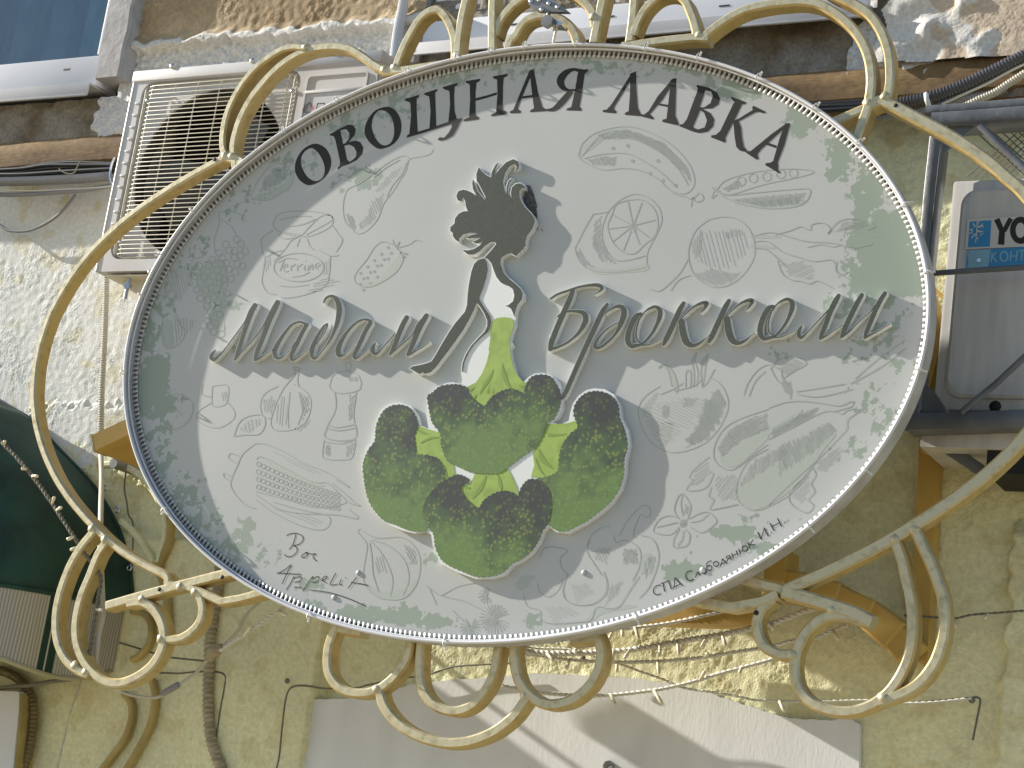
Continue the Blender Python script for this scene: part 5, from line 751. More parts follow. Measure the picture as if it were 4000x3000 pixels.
drawing('printed_courgettes', [(c2, z1), (c2, z2), (c3, [(0, 210), (150, 160), (300, 150), (480, 170), (620, 190), (722, 150), (726, 190), (640, 220), (560, 240)]), (c3, [(0, 480), (200, 380), (370, 290), (490, 240), (580, 240), (640, 260), (680, 230), (750, 215), (778, 240), (690, 310), (680, 390), (600, 480), (430, 650), (200, 860), (0, 1050)]), (c2, [(1700, 630), (1590, 720), (1530, 800), (1560, 832), (1505, 912), (1600, 920), (1690, 880), (1740, 770)]), (c2, [(1720, 890), (1700, 970), (1742, 1000), (1708, 1082), (1800, 1072), (1950, 1040)]), (c3, [(370, 710), (412, 780), (372, 860), (402, 930), (350, 1000), (392, 1050), (340, 1112), (240, 1070), (180, 1000), (200, 920), (280, 830)])], fills=[(c2, [(1800, 640), (1900, 560), (2050, 460), (2200, 380), (2212, 470), (2090, 590), (1960, 700), (1850, 720)]), (c2, [(1960, 900), (2050, 840), (2230, 720), (2420, 600), (2640, 480), (2800, 430), (2700, 560), (2500, 830), (2300, 1000), (2110, 1086), (2020, 1060), (1955, 990)]), (c3, [(0, 400), (130, 320), (300, 220), (200, 330), (60, 410), (0, 440)])], hatch=[(c2, [(1850, 400), (2000, 310), (2200, 240), (2210, 400), (2000, 480), (1800, 640), (1770, 560)], 100, 9), (c2, [(1990, 800), (2080, 660), (2212, 580), (2400, 480), (2350, 640), (2150, 780), (1960, 900)], 95, 9), (c3, [(40, 380), (300, 240), (450, 190), (380, 290), (150, 400), (20, 480)], 60, 8), (c3, [(60, 560), (300, 430), (520, 320), (600, 400), (400, 600), (100, 800)], 70, 9), (c2, [(1560, 760), (1700, 650), (1740, 740), (1600, 890), (1540, 880)], -35, 16), (c2, [(1760, 800), (1950, 760), (1940, 1000), (1800, 1020), (1730, 930)], -50, 17), (c3, [(390, 700), (600, 540), (680, 560), (500, 760), (420, 760)], -30, 14), (c3, [(220, 900), (340, 780), (390, 840), (300, 1040), (210, 1000)], -45, 18)])
drawing('printed_blossom', [(tE, [(640, 560), (580, 450), (620, 300), (680, 250), (740, 310), (785, 420), (742, 560)]), (tE, [(760, 560), (900, 490), (1010, 480), (1102, 580), (1050, 650), (920, 730), (780, 660)]), (tE, [(640, 550), (520, 520), (390, 570), (320, 700), (400, 746), (540, 750), (640, 660)]), (tE, [(640, 680), (580, 800), (570, 900), (640, 912), (740, 880), (772, 760), (720, 690)]), (tE, [(680, 260), (660, 380), (690, 520)]), (tE, [(1000, 500), (900, 580), (780, 600)]), (tE, [(360, 660), (460, 640), (620, 600)]), (tE, [(620, 890), (680, 800), (690, 700)])], hatch=[(tE, [(640, 560), (740, 560), (740, 660), (650, 670)], 50, 9), (tE, [(700, 340), (770, 430), (740, 520), (700, 480)], 70, 10)], w=3.6)
def fan_(cx, cy, r, a0_, a1_, n): return [(e1, [(cx, cy), (cx + r * math.cos(math.radians(a)) * .7, cy + r * math.sin(math.radians(a)) * .7 - 8), (cx + r * math.cos(math.radians(a)), cy + r * math.sin(math.radians(a)))]) for a in np.linspace(a0_, a1_, n)]
drawing('printed_dill', [(e1, [(1465, 80), (1600, 170), (1800, 220), (2000, 320), (2060, 372)]), (e1, [(1490, 90), (1530, 180), (1560, 250)]), (e1, [(1600, 170), (1750, 90), (1900, 60)]), (e1, [(1700, 300), (1850, 440)])] + fan_(2060, 372, 130, 20, 340, 24) + fan_(1850, 445, 90, -60, 240, 16) + fan_(1990, 170, 70, 60, 300, 10), w=3)
drawing('printed_parsley', [((0, 0, 1), q) for q in ([(2905, 1545), (2920, 1500), (2955, 1450), (3000, 1425), (3040, 1440)], [(2925, 1548), (2950, 1490), (2990, 1450)], [(3010, 1440), (3050, 1400), (3110, 1395), (3150, 1420), (3100, 1450), (3060, 1480), (3080, 1500), (3040, 1490), (3010, 1440)], [(3050, 1440), (3060, 1490), (3090, 1520), (3085, 1560)], [(3340, 1480), (3420, 1410), (3520, 1340)], [(3320, 1500), (3430, 1440), (3540, 1360)], [(3110, 1530), (3180, 1520), (3300, 1500)], [(3115, 1540), (3200, 1550), (3330, 1520)])], hatch=[((0, 0, 1), [(3030, 1440), (3100, 1400), (3140, 1420), (3080, 1470)], 30, 6), ((0, 0, 1), [(3050, 1480), (3090, 1490), (3090, 1550), (3060, 1530)], 70, 6)], w=3.4)
# ---------------------------------------------------------------- gold wrought frame carrying the oval sign
frame = empty('iron_scrollwork', 'gold painted wrought iron bows and scrolls round the oval sign', 'scrollwork', (SCX, -.47, SCZ - .8))
YG, GD = -.4615, .040; gk = 0
def gbar(name, pts, w=36, curve=True):
    global gk
    b = MB(); b.bar(pts, w, YG - .0004 * (gk % 7), GD - .0007 * (gk % 5), curve=curve, two=True); gk += 1; return b.build(name, [M['gold'], M['gold_bounce_side']], frame, 40)
g0 = (0, 0, S1); g1 = (1000, 0, S1); g2 = (2000, 0, S1); g3 = (3000, 0, S1); m0 = (0, 750, S1); l0 = (0, 1500, S1); l3 = (3000, 1500, S1); b0 = (0, 2250, S1); b1 = (1000, 2250, S1); b2 = (2000, 2250, S1); b3 = (3000, 2250, S1)
J = lambda *s: [p for tl, q in s for p in T(*tl, q)]
gbar('side_bow', J((g0, [(1945, 1345), (1700, 1475), (1400, 1655)]), (m0, [(1130, 185), (900, 385), (710, 590), (550, 820), (425, 1050), (345, 1270), (295, 1490)]), (l0, [(276, 50), (280, 190), (305, 360), (365, 570), (460, 785), (570, 960), (690, 1110), (810, 1240), (920, 1345), (1070, 1462), (1250, 1570), (1420, 1655)]), (b0, [(1440, 60), (1540, 85)])), 30)
gbar('cross_bar', J((b0, [(908, 258), (1210, 170), (1520, 85), (1760, 25), (2010, -40)])), 38, False)
gbar('cross_bar', J((b0, [(1540, 70), (1700, 125), (1895, 222), (2060, 195), (2300, 130)])), 32, False)
gbar('small_scroll', J((b0, [(1680, 130), (1720, 200), (1735, 290), (1712, 390), (1650, 470), (1560, 530), (1480, 545), (1400, 540)])), 32)
gbar('big_scroll', J((b0, [(1090, 238), (1200, 225), (1290, 265), (1355, 345), (1395, 450), (1398, 560), (1365, 670), (1290, 780), (1170, 870), (1040, 920), (920, 915), (830, 865), (740, 775), (680, 670), (645, 550), (640, 420), (660, 280), (700, 140), (755, 10)]), (l0, [(830, 1480), (880, 1400), (915, 1345)])), 36)
gbar('outer_scroll', J((l0, [(805, 1255), (760, 1315), (690, 1400), (610, 1530), (560, 1640)]), (b0, [(520, 90), (485, 220), (467, 350), (468, 480), (490, 590), (540, 700), (610, 775), (690, 830), (755, 850)])), 34)
gbar('upper_scroll', J((g0, [(1945, 1345), (1915, 1260), (1918, 1140), (1945, 1000), (2005, 850), (2090, 710), (2200, 580)]), (g1, [(90, 500), (200, 430), (310, 402), (430, 412)])), 30)
gbar('upper_scroll', J((g0, [(2010, 1370), (2000, 1280), (2020, 1160), (2070, 1010), (2150, 860), (2240, 740)]), (g1, [(130, 625), (260, 515), (400, 440), (530, 408), (680, 398), (800, 420), (900, 475), (1010, 555), (1100, 605)])), 34)
gbar('web', J((g0, [(1900, 1330), (2020, 1370), (2120, 1430)])), 44, False); gbar('web', J((g0, [(2010, 1360), (2030, 1500), (2060, 1580)])), 30, False)
gbar('cross_bar', J((g1, [(1085, 615), (1300, 595), (1640, 545)])), 34, False)
gbar('crest_arch', J((g1, [(1195, 590), (1240, 460), (1310, 310), (1420, 140), (1540, 75), (1620, 125), (1680, 235), (1708, 350), (1710, 500)])), 34)
gbar('crest_stem', J((g1, [(1730, 510), (1742, 330), (1770, 150), (1810, -20), (1880, -260)])), 36)
gbar('crest_stem', J((g1, [(2035, 430), (2035, 200), (2040, -20), (2050, -260)])), 36)
gbar('crest_arch', J((g1, [(2055, 300), (2090, 190), (2160, 90), (2260, 0)]), (g2, [(180, -80), (330, -110), (480, -80), (620, 10), (690, 110), (712, 220)])), 36)
gbar('crest_arch', J((g1, [(2165, 430), (2190, 345)]), (g2, [(20, 300), (70, 215), (150, 148), (280, 122), (400, 155), (485, 215), (535, 290), (555, 370)])), 36)
gbar('crest_stem', J((g2, [(700, 360), (735, 180), (775, 0), (830, -260)])), 38)
gbar('crest_stem', J((g2, [(1010, 350), (1036, 160), (1050, -20), (1060, -260)])), 36)
gbar('crest_arch', J((g2, [(1040, 300), (1085, 170), (1160, 50), (1270, -40), (1400, -60), (1490, 0), (1545, 120), (1578, 220), (1590, 310)])), 34)
gbar('cross_bar', J((g2, [(940, 395), (1300, 345), (1560, 318), (1690, 322)])), 34, False)
gbar('upper_scroll', J((g2, [(1640, 318), (1800, 190), (2000, 80), (2212, 30)]), (g3, [(130, 15), (280, 5), (430, 30), (550, 90), (660, 172), (755, 275), (825, 390), (868, 515), (885, 645), (880, 780), (850, 930), (800, 1070), (755, 1190)])), 34)
gbar('upper_scroll', J((g2, [(2300, -200)]), (g3, [(350, -190), (520, -80), (660, -10), (770, 45), (865, 115), (940, 210), (995, 320), (1032, 450), (1045, 590), (1042, 720), (1015, 840)])), 34)
gbar('web', J((g3, [(860, 905), (940, 870), (1030, 850)])), 44, False); gbar('cross_bar', J((g3, [(850, 920), (700, 985), (520, 1060)])), 32, False)
gbar('side_bow', J((g3, [(960, 850), (1110, 925), (1300, 1025), (1520, 1140), (1720, 1262), (1900, 1390), (2060, 1530), (2200, 1659)])) + [(4075, 860), (4130, 1010), (4165, 1180), (4165, 1340), (4125, 1490), (4060, 1620)] + J((l3, [(2200, 460), (2040, 630), (1850, 800), (1620, 975), (1400, 1125), (1180, 1260), (940, 1400), (700, 1520), (450, 1640)]), (b3, [(120, 125)])), 40)
gbar('cross_bar', J((b3, [(120, 130), (420, 215), (720, 310), (890, 395)])), 44, False)
gbar('cross_bar', J((b2, [(2330, 110), (2120, 60), (1860, -30)])), 34, False)
gbar('cross_bar', J((b2, [(2290, 150), (2150, 215), (1890, 262), (1560, 200)])), 36, False)
gbar('small_scroll', J((b2, [(2250, 190), (2160, 270), (2110, 380), (2120, 500), (2170, 600)]), (b3, [(40, 655), (120, 680), (200, 672)])), 34)
gbar('big_scroll', J((b3, [(850, 395), (700, 345), (560, 330), (440, 375), (340, 460), (270, 570), (230, 690), (222, 830), (255, 960), (330, 1060), (430, 1125), (560, 1165), (700, 1170), (840, 1135), (960, 1068), (1065, 970), (1155, 830), (1212, 680), (1240, 510), (1242, 330), (1222, 160), (1185, 0)]), (l3, [(1160, 1540), (1120, 1420), (1090, 1350)])), 34)
gbar('outer_scroll', J((l3, [(1260, 1250), (1330, 1400), (1395, 1540)]), (b3, [(1460, 50), (1500, 180), (1518, 330), (1512, 480), (1482, 620), (1425, 760), (1330, 890), (1205, 985), (1060, 1045), (940, 1085)])), 34)
gbar('base_scroll', J((b1, [(700, 400), (645, 510), (612, 620), (602, 740), (622, 850), (690, 945), (790, 1000), (910, 1012), (1030, 985), (1130, 920), (1215, 835), (1280, 740), (1315, 640), (1325, 540)])), 34)
gbar('base_scroll', J((b1, [(1050, 975), (1085, 1100), (1160, 1215), (1280, 1320), (1430, 1395), (1600, 1440), (1760, 1440), (1910, 1405), (2070, 1330), (2212, 1215)]), (b2, [(80, 1110), (130, 1030)])), 36)
gbar('base_scroll', J((b1, [(1415, 560), (1403, 720), (1405, 880), (1440, 1000), (1510, 1095), (1610, 1150), (1730, 1165), (1850, 1120), (1950, 1020), (2025, 890), (2065, 750), (2085, 600)])), 34)
gbar('base_scroll', J((b2, [(5, 560), (15, 760), (50, 900), (115, 1000), (200, 1070), (300, 1108), (400, 1105), (510, 1070), (610, 1000), (690, 905), (745, 790), (762, 680), (750, 580), (715, 500)])), 36)
gbar('foot_plate', J((b1, [(690, 455), (800, 478), (900, 490)])), 30, False); gbar('foot_plate', J((b2, [(500, 560), (620, 548), (740, 520)])), 34, False)
for q in T(*g0, [(1855, 1378)]) + T(*g3, [(1103, 912)]) + T(*b0, [(1378, 115), (1920, 10)]) + T(*b2, [(2110, 318)]): screw(q, YG, .005, frame, M['black'], 'bolt_hole')
# rail that ties the frame back to the wall
rail = empty('mounting_beam', 'gold box beam poking out left of the oval sign above the green awning', 'beam', (-2.9, -.3, 2.3))
b = MB(); b.prism([T(*l0, [(785, 445), (1110, 295), (1150, 420), (810, 580)])], -.40, .20, 0, 0); b.build('box_section', M['ochre'], rail)
b = MB(); b.prism([T(*l0, [(770, 432), (790, 430), (815, 580), (800, 585)])], -.402, .05, 0, 0); b.build('end_cap', M['gold'], rail)
for q in T(*l0, [(800, 1250), (910, 1350)]) + T(*b0, [(1560, 95), (1690, 140), (1230, 200), (1395, 545), (745, 835), (650, 780)]) + T(*g0, [(1945, 1345), (2005, 1350)]) + T(*g1, [(430, 412), (1110, 605), (1200, 585), (1735, 480)]) + T(*g2, [(705, 150), (1620, 305)]) + T(*g3, [(870, 890), (1010, 840)]) + T(*l3, [(1100, 1345), (1265, 1265)]) + T(*b3, [(215, 690), (1000, 1055), (560, 300)]) + T(*b1, [(1045, 980)]) + T(*b2, [(115, 1040)]):
    bm = bmesh.new(); bmesh.ops.create_icosphere(bm, subdivisions=2, radius=.0115); c_ = P(*q, YG + .004)
    for v_ in bm.verts: v_.co = Vector((c_[0] + v_.co.x * (1 + .25 * random.uniform(-1, 1)), c_[1] + v_.co.y * .75, c_[2] + v_.co.z * (1 + .25 * random.uniform(-1, 1))))
    b = MB(); b.bm(bm); b.build('weld_bead', M['gold'], frame, None)
# spotlight bracket at the top of the crest
lamp = empty('lamp_bracket', 'dull steel riveted bracket plate clamped to the crest of the gold frame', 'bracket', tuple(P(2130, 60, -.49)))
U6 = lambda l: T(1900, 0, 3.687, l)
b = MB(); b.prism([U6([(590, -60), (600, 60), (740, 155), (870, 165), (1190, 170), (960, -10), (900, -80)])], -.52, .012, 0, 0); b.build('plate', M['steel'], lamp)
for q in U6([(640, 12), (900, 45), (795, 135), (760, -5), (1025, 98)]): screw(q, -.521, .0055, lamp, M['chrome'], 'rivet')
b = MB(); b.tube([P(*U6([(905, 90)])[0], -.515), P(*U6([(890, 270)])[0], -.515)], .0045, 8); b.build('threaded_rod', M['steel'], lamp)
b = MB(); b.prism([U6([(820, 265), (900, 225), (1090, 320), (1080, 360), (950, 350), (900, 385), (840, 330)])], -.525, .03, 0, 0); b.build('clamp', M['chrome'], lamp)
b = MB(); p = P(*U6([(900, 330)])[0], -.526); b.tube([p, p + (0, -.012, 0)], .015, 6); b.build('nut', M['steel'], lamp)
b = MB(); b.tube([P(*U6([(1022, 370)])[0], -.505), P(*U6([(985, 500)])[0], -.505), P(*U6([(962, 620)])[0], -.495)], .003, 6); b.build('wire', M['cord'], lamp)

# ---------------------------------------------------------------- ochre duct, post and wedge at the lower right
duct = empty('segmented_duct', 'ochre segmented duct elbow behind the lower right scroll', 'duct', (-1.4, -.12, 2.1))
pth = [(2990, 2270), (3120, 2292), (3262, 2334), (3390, 2398), (3490, 2480), (3545, 2545)]
for i in range(5):
    a, c = np.array(pth[i]), np.array(pth[i + 1]); d = (c - a) / np.linalg.norm(c - a); n_ = np.array([-d[1], d[0]]); hw_1 = 60 + 4 * (i % 2); hw_0 = 56 + 4 * (i % 2)
    q = [a - n_ * hw_0 - d * 12, c - n_ * hw_1 + d * 8, c + n_ * hw_1 + d * 8, a + n_ * hw_0 - d * 12]
    b = MB(); b.prism([[tuple(r) for r in q]], -.13 - .003 * (5 - i), .07, 0, 0); o = b.build('duct_segment', M['ochre'], duct)
    mo = o.modifiers.new('bevel', 'BEVEL'); mo.width = .006; mo.segments = 2; mo.limit_method = 'ANGLE'
b = MB(); b.prism([[(2985, 2140), (3067, 2140), (3062, 2290), (2985, 2290)]], -.15, .09, 0, 0); b.build('duct_riser', M['ochre'], duct)
b = MB(); b.prism([[(2380, 2330), (2960, 2395), (2960, 2440), (2860, 2440), (2380, 2425)]], -.12, .07, 0, 0); tag(b.build('wedge_board', M['ochre'], None), 'ochre tapered board under the lower right edge of the oval sign', 'board')
post = empty('wall_post', 'flat ochre painted post running down from the grey cage', 'post', tuple(P(3560, 2570, -.03)))
b = MB(); b.prism([[(3593, 1690), (3668, 1690), (3622, 2590), (3548, 2570)]], -.05, .045, 0, 0); b.build('post_face', M['ochre'], post)
screw((3624, 1748), -.051, .016, post, M['ochre'], 'bolt')
b = MB(); b.prism([[(3575, 1130), (3640, 1130), (3680, 1320), (3625, 1540), (3570, 1560)]], -.06, .05, 0, 0); b.build('post_head', M['ochre'], post)
b = MB(); b.bar([(3650, 1130), (3672, 1148), (3690, 1165)], 12, -.065, .02, curve=False); b.build('post_brace', M['ochre'], post)

# ---------------------------------------------------------------- cream scrolls fixed to the wall at the lower left
ws = empty('wall_scroll', 'cream and rust painted scroll work fixed to the wall below left of the sign', 'scroll', tuple(P(560, 2900, -.04)))
for nm, q, w_, m_ in (('scroll_bar', J((b0, [(1290, 890), (1320, 1000), (1312, 1150), (1270, 1310), (1180, 1490), (1080, 1659), (1000, 1800)])), 26, 'wall_gold'), ('scroll_bar', J((b0, [(1050, 1010), (1110, 1090), (1118, 1230), (1060, 1400), (960, 1540), (860, 1680), (800, 1800)])), 26, 'wall_gold'), ('scroll_bar', J((l0, [(1460, 1130), (1440, 1350), (1350, 1570)]), (b0, [(1390, 40), (1420, 180), (1435, 420), (1430, 600)])), 28, 'wall_gold'), ('scroll_ring', J((b0, [(1120, 300), (1220, 320), (1280, 390), (1290, 500), (1260, 600), (1180, 690), (1120, 720)])), 24, 'wall_gold'), ('scroll_band', J((l0, [(860, 695), (1000, 690), (1120, 735), (1240, 830), (1340, 970), (1400, 1130), (1410, 1300), (1350, 1540)])), 26, 'lower'), ('scroll_band', J((l0, [(1030, 1180), (1170, 1320), (1310, 1540)])), 26, 'lower')):
    b = MB(); b.bar(q, w_, -.055 - .0006 * len(q), .022); b.build(nm, M[m_], ws, 40)
b = MB(); p = P(*T(*l0, [(1085, 722)])[0], -.05); b.tube([p + (0, .04, 0), p + (0, -.05, 0)], .013, 14); b.build('pipe_stub', M['steel'], ws)

# ---------------------------------------------------------------- green awning
awn = empty('awning', 'dark green domed fabric awning with striped scalloped valance', 'awning', (-3.5, -.2, 1.8))
topc = cr([(-2600, 900), (-1500, 980), (-900, 1130), (-400, 1330), (0, 1572), (120, 1640), (230, 1755), (350, 1880), (410, 1965), (462, 2065), (500, 2190), (515, 2300), (516, 2360)], 6); YW = -.045  # out-of-view left stretch raised and lengthened to shade the lower wall
A_ = np.array([P(x, y, YW) for x, y in topc])
hem = cr([(-6.2, -.75, 1.985), (-5.0, -.70, 1.985), (-4.2, -.60, 1.985), (-3.55, -.46, 1.985), (-3.30, -.44, 1.985), (-3.17, -.42, 1.986), (-3.10, -.34, 1.988), (-3.082, -.22, 1.992), (-3.078, -.12, 1.998), (-3.076, -.045, 2.005)], 10)
B_ = hem[np.linspace(0, len(hem) - 1, len(A_)).astype(int)]
def hem_at(t): i = t * (len(hem) - 1); k = min(int(i), len(hem) - 2); return hem[k] + (hem[k + 1] - hem[k]) * (i - k)
NU, NVv = 60, 18; v = []; f = []
for i in range(NU + 1):
    t = i / NU; ia = t * (len(A_) - 1); k = min(int(ia), len(A_) - 2); a = A_[k] + (A_[k + 1] - A_[k]) * (ia - k); c = hem_at(t)
    for j in range(NVv + 1):
        q = j / NVv * math.pi / 2; u1 = (1 - math.cos(q)) ** 1.5; fold = .004 * math.sin(j * 1.1 + 5 * t) * math.sin(math.pi * j / NVv)
        v.append((a[0] + (c[0] - a[0]) * u1, a[1] + (c[1] - a[1]) * math.sin(q) - fold, a[2] + (c[2] - a[2]) * u1))
f = [(i * (NVv + 1) + j, i * (NVv + 1) + j + 1, (i + 1) * (NVv + 1) + j + 1, (i + 1) * (NVv + 1) + j) for i in range(NU) for j in range(NVv)]
b = MB(); b.v = v; b.f = f; b.m = [0] * len(f); b.closed = False; can = b.build('canopy', M['green_cloth'], awn, None)
mo = can.modifiers.new('thick', 'SOLIDIFY'); mo.thickness = .003
b = MB(); b.tube(A_, .006, 8); b.build('wall_piping', M['green_cloth'], awn, None); b = MB(); b.tube(hem, .005, 8); b.build('hem_piping', M['green_cloth'], awn, None)
def valance_mat():
    m = mat('striped_canvas', (.46, .44, .38), .85); t = m.node_tree; bs = t.nodes['Principled BSDF']; N, L = t.nodes.new, t.links.new
    a = N('ShaderNodeAttribute'); a.attribute_name = 'run'; md = N('ShaderNodeMath'); md.operation = 'MODULO'; md.inputs[1].default_value = .34; L(a.outputs['Fac'], md.inputs[0])
    dv = N('ShaderNodeMath'); dv.operation = 'DIVIDE'; dv.inputs[1].default_value = .34; L(md.outputs[0], dv.inputs[0])
    r = N('ShaderNodeValToRGB'); r.color_ramp.interpolation = 'CONSTANT'; e = r.color_ramp.elements; e[0].color = (.46, .44, .37, 1); e[1].position = .98; e[1].color = (.46, .44, .37, 1)
    for p_, c_ in ((.40, (.5, .49, .44, 1)), (.415, (.012, .05, .036, 1)), (.475, (.5, .5, .45, 1)), (.49, (.012, .05, .036, 1)), (.56, (.5, .49, .44, 1)), (.575, (.46, .44, .37, 1))): q = e.new(p_); q.color = c_
    L(dv.outputs[0], r.inputs[0])
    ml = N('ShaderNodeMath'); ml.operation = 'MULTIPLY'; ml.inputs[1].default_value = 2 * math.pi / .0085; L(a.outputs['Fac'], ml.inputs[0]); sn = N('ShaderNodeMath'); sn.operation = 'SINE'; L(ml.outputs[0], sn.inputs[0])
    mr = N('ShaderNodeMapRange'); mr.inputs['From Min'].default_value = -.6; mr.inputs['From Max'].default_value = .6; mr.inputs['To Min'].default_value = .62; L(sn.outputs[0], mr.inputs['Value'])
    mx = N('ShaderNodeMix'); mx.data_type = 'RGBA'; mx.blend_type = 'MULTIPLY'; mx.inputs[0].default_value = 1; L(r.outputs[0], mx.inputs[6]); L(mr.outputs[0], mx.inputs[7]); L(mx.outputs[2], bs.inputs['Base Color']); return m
M['valance'] = valance_mat()
H2 = cr(hem, 4); ss = np.concatenate([[0], np.cumsum(np.linalg.norm(np.diff(H2, axis=0), axis=1))]); NVX = 400; U = np.linspace(0, ss[-1], NVX); HP = np.stack([np.interp(U, ss, H2[:, i]) for i in range(3)], 1)
dep = .165 + .028 * np.abs(np.sin((U - .055) / .34 * math.pi)) ** .7 ; v = []; run = []
for i in range(NVX):
    for j in range(7): q = j / 6; v.append((HP[i, 0] + .006 * math.sin(U[i] * 40) * q, HP[i, 1] + .01 * math.sin(U[i] * 27 + 1) * q, HP[i, 2] - dep[i] * q)); run.append(U[i])
f = [(i * 7 + j, i * 7 + j + 1, (i + 1) * 7 + j + 1, (i + 1) * 7 + j) for i in range(NVX - 1) for j in range(6)]
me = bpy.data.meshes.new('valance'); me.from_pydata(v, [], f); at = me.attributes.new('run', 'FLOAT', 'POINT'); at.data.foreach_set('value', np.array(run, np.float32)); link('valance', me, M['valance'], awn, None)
b = MB(); b.tube([v[i * 7 + 6] for i in range(0, NVX, 2)], .006, 6); M['trim'] = mat('cream_piping', (.40, .37, .24), .8); b.build('valance_trim', M['trim'], awn, None)
for q in ((459, 1992), (505, 2218), (412, 1905), (518, 2330)): b = MB(); p = P(q[0], q[1], YW - .012); b.tube([p + np.array([.007 * math.cos(a), 0, .007 * math.sin(a)]) for a in np.linspace(0, 6.28, 11)[:-1]], .0025, 5, closed=True); b.build('grommet', M['chrome'], awn, None)

# ---------------------------------------------------------------- light strings
def string(px, Y, bulbs, label, group, sag=0, r=.0028, name='light_string', twist=True, col='cord'):
    root = empty(name, label, 'light string', tuple(P(px[0][0], px[0][1], Y if not callable(Y) else Y(0))), group)
    A = cr(px, 14); n = len(A); W = np.array([P(x, y, Y(i / (n - 1)) if callable(Y) else Y) for i, (x, y) in enumerate(A)])
    s = np.concatenate([[0], np.cumsum(np.linalg.norm(np.diff(W, axis=0), axis=1))]); k = max(20, int(s[-1] / .0045)); u = np.linspace(0, s[-1], k); C = np.stack([np.interp(u, s, W[:, i]) for i in range(3)], 1)
    t = np.gradient(C, axis=0); t /= np.linalg.norm(t, axis=1)[:, None]; e1v = np.cross(t, [0, 1, 0]); e1v /= np.linalg.norm(e1v, axis=1)[:, None]; e2v = np.cross(t, e1v)
    b = MB(); ph = u / .026 * 2 * math.pi
    for o in ((0, math.pi) if twist else (0,)): b.tube(C + (e1v * np.cos(ph + o)[:, None] + e2v * np.sin(ph + o)[:, None]) * (r * .75 if twist else 0), r, 5)
    b.build('cord', M[col], root, None)
    for (x0_, y0_, x1_, y1_) in bulbs:
        d = np.hypot(A[:, 0] - x0_, A[:, 1] - y0_); i = int(d.argmin())
        if d[i] > 22: continue
        x1_, y1_, x0_, y0_ = x1_ + A[i, 0] - x0_, y1_ + A[i, 1] - y0_, A[i, 0], A[i, 1]; Yb = W[i][1] - .004; p0, p1 = P(x0_, y0_, Yb), P(x1_, y1_, Yb - .006)
        b = MB(); b.tube([p0, p0 + (p1 - p0) * .45, p0 + (p1 - p0) * .5, p1 - (p1 - p0) * .12, p1], [.0034, .0036, .0042, .0040, .0018], 7); b.build('bulb', M['bulb'], root, None)
    return root
def BL(tl, l): return [tuple(a) + tuple(c) for a, c in (T(*tl, [q[:2], q[2:]]) for q in l)]
grp = 'white light strings below the sign'
string(J((b2, [(-60, 640), (60, 640), (300, 668), (700, 660), (1000, 640), (1300, 592), (1600, 540), (1900, 490), (2212, 420)]), (b3, [(150, 370), (330, 300), (600, 230)])), -.105, BL(b2, [(880, 630, 868, 740), (1030, 640, 975, 720), (1295, 640, 1295, 742), (1425, 600, 1442, 715), (1700, 560, 1650, 650), (1815, 530, 1850, 635), (570, 650, 565, 605), (310, 670, 375, 740)]) + BL(b3, [(30, 420, 45, 475), (60, 300, 42, 335)]), 'thickest twisted light string, second from top under the lower right of the sign', grp, r=.0042)
string(J((b2, [(-40, 660), (100, 672), (300, 695), (500, 722), (800, 742), (1200, 740), (1600, 710), (1900, 662), (2212, 615)]), (b3, [(60, 600), (220, 560), (400, 540), (520, 490), (700, 420)])), -.095, BL(b2, [(490, 735, 460, 822), (1645, 705, 1700, 665), (915, 760, 915, 850), (1250, 760, 1265, 870), (935, 680, 930, 780)]) + BL(b3, [(570, 490, 625, 570), (1035, 500, 1015, 600), (140, 485, 215, 550)]), 'nearly level light string dipping behind the gold base loop, third from top', grp)
string(J((b2, [(-80, 950), (200, 1002), (500, 1030), (800, 1032), (1200, 990), (1500, 930), (1800, 842), (2212, 730)]), (b3, [(100, 690), (220, 640), (330, 590)])), -.11, BL(b2, [(860, 1040, 905, 1130), (1215, 990, 1290, 1108), (1560, 975, 1535, 1070), (1620, 905, 1668, 830), (1990, 820, 1970, 870), (2035, 690, 2052, 775)]), 'light string rising steeply to the right across the white panel', grp)
string(J((b2, [(860, 470), (1060, 445), (1280, 420), (1500, 380), (1800, 312), (2000, 270)]),), -.12, BL(b2, [(885, 480, 845, 565), (1275, 350, 1290, 415), (950, 460, 965, 530), (1070, 470, 1108, 570)]), 'uppermost light string emerging just under the toothed sign rim', grp)
string(J((b2, [(-180, 560), (200, 620), (520, 640), (930, 760), (1100, 822), (1300, 890), (1480, 965), (1700, 1000), (1900, 1030), (2090, 1070), (2212, 1075)]), (b3, [(150, 1080), (300, 1086), (600, 1080), (850, 1075), (1100, 1098), (1400, 1092), (1760, 1055)])), -.09, BL(b2, [(1930, 1030, 1978, 975), (2100, 1140, 2090, 1215)]) + BL(b3, [(95, 1095, 145, 1190)]), 'thin light string lying low along the arched edge of the white panel', grp, r=.0018)
string(J((b1, [(-312, 650), (-200, 565), (-110, 515), (0, 440), (100, 365), (190, 308), (265, 248)]),), -.41, BL(b1, [(195, 320, 270, 352), (-110, 510, -40, 430)]), 'short light string climbing to the lower left rim of the sign', grp)
string(J((b3, [(1180, 340), (1330, 350), (1480, 360), (1620, 365), (1760, 335), (1990, 318), (2212, 300)]),), -.05, BL(b3, [(1605, 380, 1625, 460), (1900, 360, 1860, 410)]), 'dark thin light wire crossing the right wall beside the ochre post', grp, r=.0016, col='fibre')
